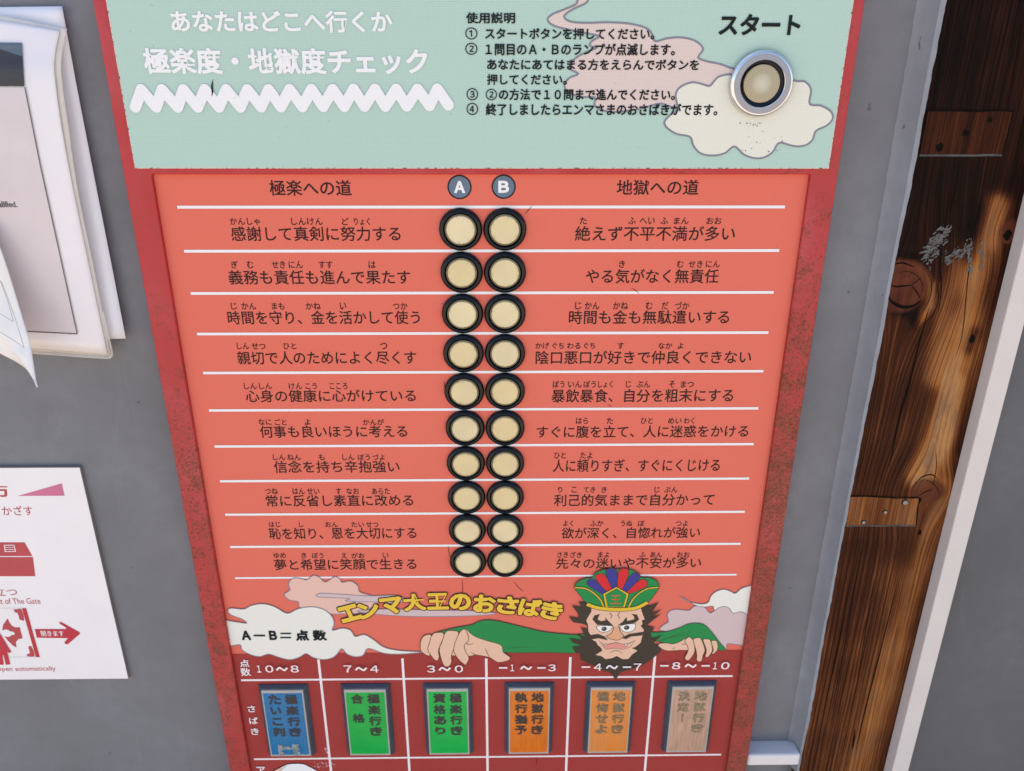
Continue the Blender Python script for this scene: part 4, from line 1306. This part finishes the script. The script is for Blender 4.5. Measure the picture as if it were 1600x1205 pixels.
# hair scratches on the coral sheet
hs = MB()
for pts in ([(820, 335), (826, 328), (832, 321)], [(722, 905), (723, 920), (722, 930)], [(802, 908), (810, 918), (818, 925)], [(986, 450), (993, 454), (999, 459)],
            [(690, 474), (697, 477), (704, 482)], [(700, 852), (701, 862), (704, 872)], [(838, 1183), (838, 1190), (839, 1196)], [(694, 594), (695, 606), (700, 612)], [(950, 632), (956, 636)]):
    ribbon(hs, smooth_pts(pts, False, 3), 0.0006, q2 - 0.00005, BROWN_INK, taper=True)
hs.build('scratches', panel)

# answer buttons: two columns of ten
bz = MB()
bz.lathe([(0.01960, 0.0), (0.01955, 0.0014), (0.0192, 0.0024), (0.0183, 0.0036), (0.0171, 0.0044), (0.0164, 0.0046), (0.0158, 0.0043), (0.0150, 0.0026), (0.0145, 0.0016), (0.013, 0.0006)], BEZEL, 56)
b0 = bz.build('push_button', machine, smooth=28)
cm = MB()
cm.lathe([(0.0144, 0.0005), (0.0144, 0.0028), (0.0141, 0.0034), (0.0133, 0.0035), (0.0130, 0.0031), (0.0128, 0.0037), (0.0123, 0.0042), (0.0115, 0.0041), (0.0, 0.0039)],
         [CAPRIM, CAPRIM, CAPRIM, CAPRIM, CAP, CAP, CAP, CAP], 56)
c0 = cm.build('button_cap', None, smooth=25)
c0.parent = b0
YB = -0.0004
first = True
for k in range(10):
    for s in (-1, 1):
        if first:
            o, c = b0, c0
            first = False
        else:
            o = b0.copy(); COL.objects.link(o)
            c = c0.copy(); COL.objects.link(c)
            c.parent = o
        o.location = (s * 0.5 * P - 0.0001, YB, Z0 - (k + 0.5) * P)

# result lamps
YT2 = -0.0068
zt_b = at(827, 1065.5, -0.0003).z
zt_l = at(827, 1075, YT2).z
zb_l = at(826, 1177, YT2).z
zb_b = zb_l - (zt_b - zt_l)
bw = (at(865, 1066, -0.0003).x - at(788, 1066, -0.0003).x) / 2
lw_ = (at(859, 1077, YT2).x - at(794.5, 1077, YT2).x) / 2
xc = [at((a0 + b0_) / 2, y, -0.0003).x for a0, b0_, y in ((404, 480.7, 1068), (532, 609, 1067), (660, 737.5, 1067), (788, 865, 1066), (916.7, 992, 1064.6), (1044, 1119.6, 1062))]
x_a, x_d = xc[0], (xc[5] - xc[0]) / 5
WORDS = [('極楽行き', 'たいこ判'), ('極楽行き', '合格'), ('極楽行き', '資格あり'), ('地獄行き', '執行猶予'), ('地獄行き', '懺悔せよ'), ('地獄行き', '決定！')]
INKS = [LETTER_DARK, LETTER_DARK, LETTER_DARK, LETTER_DARK, LETTER_FADE, LETTER_PALE]
NAMES = ['blue lamp with worn lettering', 'green lamp with six characters', 'green lamp with eight characters', 'bright orange lamp', 'faded orange lamp', 'bleached pinkish lamp']
for i in range(6):
    x = x_a + x_d * i
    f = MB()
    o = [(x - bw, -0.0003, zb_b), (x + bw, -0.0003, zb_b), (x + bw, -0.0003, zt_b), (x - bw, -0.0003, zt_b)]
    yo = YT2 + 0.001
    bw2 = lw_ + 0.0012
    zt2, zb2 = zt_l + 0.0012, zb_l - 0.0012
    o2 = [(x - bw2, yo, zb2), (x + bw2, yo, zb2), (x + bw2, yo, zt2), (x - bw2, yo, zt2)]
    # lower step: a short upright wall, then the slope up to the lens
    o1 = [(p[0], -0.0014, p[2]) for p in o]
    f.add(o + o1 + o2, [(0, 1, 5, 4), (1, 2, 6, 5), (2, 3, 7, 6), (3, 0, 4, 7), (4, 5, 9, 8), (5, 6, 10, 9), (6, 7, 11, 10), (7, 4, 8, 11), (8, 9, 10, 11)], LAMPFRAME)
    lamp = f.build('result_lamp', machine)
    lamp['label'] = NAMES[i]
    bevel(lamp, 0.0006, 2)
    le = MB()
    nu, nv = 12, 18
    def bulge(u, v):
        return 0.0018 * (1 - (2 * u - 1) ** 4) * (1 - (2 * v - 1) ** 4) * (1 - 0.35 * (2 * v - 1) ** 2)
    def lp(u, v, d=0.0):
        return (x - lw_ + 2 * lw_ * u, YT2 - 0.0008 - bulge(u, v) - d, zb_l + (zt_l - zb_l) * v)
    ug = [0, 0.03] + [0.03 + 0.94 * k / nu for k in range(1, nu)] + [0.97, 1]
    vg = [0, 0.025] + [0.025 + 0.94 * k / nv for k in range(1, nv)] + [0.965, 1]
    vs = [lp(u, v) for v in vg for u in ug]
    W = len(ug)
    fe, fi = [], []
    for b_ in range(len(vg) - 1):
        for a_ in range(W - 1):
            q = (b_ * W + a_, b_ * W + a_ + 1, (b_ + 1) * W + a_ + 1, (b_ + 1) * W + a_)
            (fe if a_ in (0, W - 2) or b_ in (0, len(vg) - 2) else fi).append(q)
    le.add(vs, fi, LENSES[i])
    km = le.mi(LENS_EDGE)
    for q in fe:
        le.f.append(q); le.m.append(km)
    # rim of the lens going back into the frame
    ring = [k for k in range(W)] + [b_ * W + W - 1 for b_ in range(1, len(vg))] + [(len(vg) - 1) * W + k for k in range(W - 2, -1, -1)] + [b_ * W for b_ in range(len(vg) - 2, 0, -1)]
    base = len(le.v)
    le.v += [(vs[k][0], YT2 + 0.0012, vs[k][2]) for k in ring]
    for k in range(len(ring)):
        k2 = (k + 1) % len(ring)
        le.f.append((ring[k2], ring[k], base + k, base + k2)); le.m.append(km)
    le.build('lamp_lens', lamp, smooth=50)
    ll = MB()
    ztop, step = zt_l - 0.0125, 0.0163
    for col, xo in ((0, 0.0095), (1, -0.0095)):
        w_ = WORDS[i][col]
        st_ = step * (1.75 if w_ == '合格' else 1)
        for r, ch in enumerate(w_):
            vs_, fs_, a_, b_, c_, d_ = glyph(ch, 0.036)
            hw, hh = 0.0072, 0.0068
            if ch in 'いこり': hw, hh = 0.0062, 0.0056
            if ch == '！': hw, hh = 0.0016, 0.0066
            zc = ztop - r * st_
            out = []
            for xx, yy, dd in vs_:
                X = x + xo - hw + 2 * hw * (xx - a_) / (b_ - a_)
                Zz = zc - hh + 2 * hh * (yy - c_) / (d_ - c_)
                u = (X - x + lw_) / (2 * lw_); v = (Zz - zb_l) / (zt_l - zb_l)
                out.append((X, YT2 - 0.0013 - bulge(u, v) + RIM * dd, Zz))
            ll.add(out, fs_, INKS[i])
    ll.build('lamp_lettering', lamp)
    if i == 0:
        wp = MB()
        rw = random.Random(2)
        cell = 0.0016
        for a_ in range(24):
            for b_ in range(12):
                X = x - 0.013 + a_ * cell * 0.7; Zz = zb_l + 0.002 + b_ * cell
                s_ = (a_ < 5 or a_ > 15) or (6 < b_ < 10)
                if not s_ or rw.random() < 0.22 or X > x + 0.0115:
                    continue
                u = (X - x + lw_) / (2 * lw_); v = (Zz - zb_l) / (zt_l - zb_l)
                y = YT2 - 0.0014 - bulge(u, v) - rw.random() * 0.0001
                r = cell * rw.uniform(0.4, 0.85)
                wp.add([(X + r * rw.uniform(.6, 1.2) * math.cos(k * 1.047), y, Zz + r * rw.uniform(.7, 1.5) * math.sin(k * 1.047)) for k in range(6)], [tuple(range(6))], WORN)
        wp.build('worn_patch', lamp)

# ------------------------------------------------------------------ papers on the left
def sheet(name, rows, depth, mat, parent=None, nx=14, thick=0.0004, smooth=60, sub=5):
    """curved sheet of paper: rows of pixel points from left to right, depth(u, v) = distance off the wall"""
    rows = [smooth_pts(r, False, 3) if len(r) > 2 else r for r in rows]
    def along(r, u):
        t = u * (len(r) - 1)
        i = min(int(t), len(r) - 2)
        f = t - i
        return (r[i][0] + (r[i + 1][0] - r[i][0]) * f, r[i][1] + (r[i + 1][1] - r[i][1]) * f)
    grid = [[along(r, k / nx) for k in range(nx + 1)] for r in rows]
    cols = [smooth_pts([g[k] for g in grid], False, sub) for k in range(nx + 1)]
    nr = len(cols[0])
    mb = MB()
    vs = []
    for j in range(nr):
        for k in range(nx + 1):
            p = cols[k][j]
            vs.append(at(p[0], p[1], YW - depth(k / nx, j / (nr - 1))))
    fs = []
    for j in range(nr - 1):
        for k in range(nx):
            a_ = j * (nx + 1) + k
            fs.append((a_ + nx + 1, a_ + nx + 2, a_ + 1, a_))
    mb.add(vs, fs, mat)
    o = mb.build(name, parent, smooth=smooth)
    if thick:
        s_ = o.modifiers.new('thickness', 'SOLIDIFY'); s_.thickness = thick; s_.offset = 0
    return o
bs = sheet('paper_sheet', [[(-70, 12), (97, 10)], [(-70, 110), (119, 130)], [(-70, 250), (146, 270)], [(-70, 390), (172, 402)], [(-70, 534), (196.5, 529)]],
           lambda u, v: 0.002 + 0.007 * u * (0.6 + 0.4 * v), PAPER)
tag(bs, 'plain white paper sheet on the grey wall, behind the plastic sleeve', 'paper')
notice = empty('notice', (at(60, 555, YW).x, YW, at(60, 555, YW).z))
tag(notice, 'printed notice with thin black border in a clear plastic sleeve', 'notice')
def dn(u, v):
    return 0.012 + 0.007 * math.sin(math.pi * min(1, v * 1.02)) * (0.4 + 0.6 * u) + 0.004 * v
prow = [[(-70, 24), (0, 32), (93.5, 47)], [(-70, 80), (0, 84), (86, 84)], [(-70, 120), (0, 120), (85.5, 119)], [(-70, 205), (0, 204), (96.5, 200)], [(-70, 305), (0, 304), (115.5, 302)], [(-70, 430), (0, 432), (142, 430)], [(-70, 535), (0, 540), (167.5, 553)]]
pg = sheet('printed_page', prow, lambda u, v: dn(u, v) + 0.0012, PAGE, notice, nx=24)
srow = [[(-70, 17), (0, 24), (105, 45)], [(-70, 80), (0, 80), (98, 78)], [(-70, 120), (0, 118), (96, 116)], [(-70, 205), (0, 203), (107, 199)], [(-70, 305), (0, 303), (122, 300)], [(-70, 430), (0, 432), (149, 430)], [(-70, 545), (0, 548), (173.5, 559)]]
sheet('plastic_sleeve', srow, lambda u, v: dn(u, v) - 0.0006, SLEEVE, notice, nx=24, thick=0.0003)
rim = MB()
edge_px = [(40, 550.5), (80, 553.5), (120, 556.5), (160, 559), (170, 559.5), (174.5, 556), (174, 548), (170, 530), (160, 487)]
w = [at(x, y, YW - dn(1, 1) - 0.0005) for x, y in smooth_pts(edge_px, False, 3)]
for k in range(len(w) - 1):
    d = (w[k + 1] - w[k]).normalized(); nrm = Vector((-d.z, 0, d.x)) * 0.0011
    y1 = Vector((0, -0.0009, 0))
    rim.add([w[k] + nrm, w[k] + y1, w[k] - nrm, w[k + 1] + nrm, w[k + 1] + y1, w[k + 1] - nrm], [(0, 1, 4, 3), (1, 2, 5, 4)], SLEEVE)
rim.build('sleeve_edge', notice, smooth=60)
# print and painted glare on the page, following its bend: same rows, clipped to the printed shapes
PGV = [(px_of(v.co), v.co.y) for v in pg.data.vertices]
def on_page(px, py):
    """depth of the bent page where the photograph shows pixel px, py"""
    near = sorted(((q[0] - px) ** 2 + (q[1] - py) ** 2 + 0.5, y) for q, y in PGV)[:4]
    tot = sum(1 / d for d, y in near)
    return sum(y / d for d, y in near) / tot - 0.0009
def page_poly(mb, pts, mat, d=0.0, nsub=10):
    # quad patch given by four corners (px), subdivided so it bends with the page
    (a0, b0_, c0_, d0_) = pts
    vs, fs = [], []
    for j in range(nsub + 1):
        v = j / nsub
        for k in range(nsub + 1):
            u = k / nsub
            x = (a0[0] * (1 - u) + b0_[0] * u) * (1 - v) + (d0_[0] * (1 - u) + c0_[0] * u) * v
            y = (a0[1] * (1 - u) + b0_[1] * u) * (1 - v) + (d0_[1] * (1 - u) + c0_[1] * u) * v
            vs.append(at(x, y, on_page(x, y) - d))
    for j in range(nsub):
        for k in range(nsub):
            a_ = j * (nsub + 1) + k
            fs.append((a_ + nsub + 1, a_ + nsub + 2, a_ + 1, a_))
    mb.add(vs, fs, mat)
pp = MB()
page_poly(pp, [(-68, 136), (38.5, 137), (62, 255), (-68, 255)], PAGE_IN, 0.0002)
page_poly(pp, [(-68, 255), (62, 255), (120.5, 522), (-68, 512)], PAGE_IN, 0.0002)
page_poly(pp, [(-68, 66), (34, 67), (38, 135), (-68, 135)], PAGE_BLACK, 0.0004)
page_poly(pp, [(-68, 66), (34, 67), (35, 88), (-68, 55)], PAGE_GLARE, 0.0006)  # glare across the dark picture, painted in as a flat blue-grey wedge
for x0, y0, x1, y1 in ((38.5, 136, 62, 255), (62, 255, 120.5, 522)):
    page_poly(pp, [(x0 - 0.7, y0), (x0 + 0.7, y0), (x1 + 0.7, y1), (x1 - 0.7, y1)], PAGE_LINE, 0.0006)
page_poly(pp, [(-68, 511.5), (120, 521.3), (120, 522.7), (-68, 513)], PAGE_LINE, 0.0006)
pp.build('page_print_glare', notice)
pt = MB()
text(pt, 'qualified.', -14, 27, 314.5, 327, on_page(10, 320) - 0.0006, PAGE_LINE, 0.03)
pt.build('page_lettering', notice)
curl = empty('curled_sheet', (at(20, 600, YW).x, YW, at(20, 600, YW).z))
tag(curl, 'loose creased sheet curling away from the wall in front of the notice', 'paper')
crow = [[(-70, 250), (-40, 300), (-14, 352)], [(-70, 330), (-30, 370), (8, 410)], [(-70, 390), (-20, 425), (32, 487)], [(-70, 430), (-10, 465), (46, 532)], [(-70, 480), (-5, 515), (53, 572)], [(-70, 520), (8, 556), (40, 575), (51, 590), (58.5, 606)]]
def dc(u, v):
    return 0.030 + 0.022 * u * v + 0.012 * v * v + 0.004 * math.sin(u * 6 + v * 3)
sheet('creased_page', crow, dc, CURL, curl, nx=18, thick=0.0010)
cpn = MB()
def cpx(pts, w, mat=GREYLINE):
    ribbon(cpn, pts, w, YW - 0.0700, mat)
for pts in ([(-20, 478), (0, 490), (21, 503)], [(21, 503), (12, 470), (0, 438)], [(-20, 506), (0, 519), (20, 531), (38, 544)], [(38, 544), (26, 505), (14, 470), (2, 440)]):
    q = smooth_pts(pts, False, 4)
    ribbon(cpn, q, 0.0006, YW - 0.072, GREYLINE)
cpn.build('ruled_lines', curl)

# ------------------------------------------------------------------ white sign, lower left
YS = YW - 0.0042
sx1 = (at(128.5, 731, YS).x + at(199, 1061, YS).x) / 2
sz1 = at(80, 730, YS).z
sz0 = at(80, 1061.5, YS).z
sign = empty('gate_sign', (sx1 - 0.15, YW, sz0))
tag(sign, 'white sign with red gate pictogram and a red arrow, below the papers', 'sign')
sg = MB()
sg.box((sx1 - 0.31, YS, sz0), (sx1, YW + 0.001, sz1), SIGN_EDGE)
sg.add([(sx1 - 0.31, YS - 0.0004, sz0 + 0.0004), (sx1 - 0.0006, YS - 0.0004, sz0 + 0.0004), (sx1 - 0.0006, YS - 0.0004, sz1 - 0.0006), (sx1 - 0.31, YS - 0.0004, sz1 - 0.0006)], [(0, 1, 2, 3)], SIGN_W)
sg.build('sign_board', sign)
y1, y2, y3 = YS - 0.0006, YS - 0.0008, YS - 0.0010
def s7(pts): return cvt(pts, 0, 700, 0.3154)
def s9(pts): return cvt(pts, 0, 900, 0.1411)
sp = MB()
fill(sp, s7([(88, 238), (306, 176), (320, 237)]), y1, SIGN_PINK)
sp.build('triangle_mark', sign); sp = MB()
fill(sp, s7([(-120, 468), (122, 468), (160, 536), (-120, 536)]), y1, SIGN_RED)
fill(sp, s7([(-120, 541), (163, 541), (175, 636), (-120, 636)]), y1, SIGN_RED)
ribbon(sp, s7([(22, 482), (70, 482), (77, 513), (25, 513)]), 0.0009, y2, SIGN_W, closed=True)
ribbon(sp, s7([(24, 492), (73, 492)]), 0.0007, y3, SIGN_W)
ribbon(sp, s7([(24, 503), (75, 503)]), 0.0007, y3, SIGN_W)
sp.build('reader_pictogram', sign); sp = MB()
# gate leaf with its ornaments
ribbon(sp, s9([(-200, 358), (245, 358)]), 0.0007, y1, SIGN_GREY)
ribbon(sp, s9([(-200, 902), (400, 898)]), 0.0007, y1, SIGN_GREY)
fill(sp, s9([(243, 358), (288, 358), (440, 900), (397, 900)]), y2, SIGN_RED2)
fill(sp, smooth_pts(s9([(145, 375), (190, 370), (240, 372), (270, 490), (235, 490), (215, 480), (195, 412), (160, 408), (165, 395)]), True, 2), y1, SIGN_RED)
fill(sp, smooth_pts(s9([(315, 785), (350, 782), (385, 890), (300, 888), (305, 865), (330, 855), (322, 820)]), True, 2), y1, SIGN_RED)
fill(sp, s9([(85, 470), (100, 510), (130, 550), (170, 572), (218, 568), (250, 692), (205, 700), (175, 735), (183, 795), (140, 770), (80, 710), (45, 660), (25, 590), (35, 540)]), y1, SIGN_RED)
c = s9([(75, 635)])[0]; disc(sp, c[0], c[1], 0.0052, y2, SIGN_W, 24)
c = s9([(135, 635)])[0]; disc(sp, c[0], c[1], 0.0026, y2 - 0.00003, SIGN_W, 20)
sp.build('gate_pictogram', sign); sp = MB()
# dress of the walking figure
fill(sp, s9([(-120, 600), (0, 640), (30, 690), (125, 845), (100, 855), (80, 840), (112, 980), (65, 985), (40, 880), (25, 880), (40, 985), (0, 985), (-120, 985)]), y3, SIGN_RED2)
sp.build('figure_pictogram', sign); sp = MB()
fill(sp, s9([(385, 590), (730, 590), (735, 575), (660, 530), (655, 515), (675, 510), (880, 625), (886, 642), (750, 757), (725, 757), (712, 735), (755, 690), (408, 685)]), y2, SIGN_RED2)
sp.build('arrow_pictogram', sign)
stx = MB()
text(stx, '方', -17, 13, 755.5, 777, y1, SIGN_RED, 0.03)
stx.build('sign_lettering', sign)
stx = MB()
text(stx, 'かざす', 3, 51, 790.5, 805.5, y1, SIGN_RED, 0.004)
stx.build('sign_lettering', sign)
stx = MB()
text(stx, '立つ', -10, 26.5, 919, 931, y1, SIGN_RED, 0.0)
stx.build('sign_lettering', sign)
stx = MB()
text(stx, 'Front of The Gate', -21, 63, 935, 944, y1, SIGN_RED, 0.0)
stx.build('sign_lettering', sign)
stx = MB()
text(stx, 'open automatically', -4, 87, 1041.5, 1050.5, y1, SIGN_RED, 0.006)
stx.build('sign_lettering', sign)
stx = MB()
text(stx, '開きます', 64, 99.5, 986, 994.5, y3, SIGN_W, 0.012)
stx.build('sign_lettering', sign)
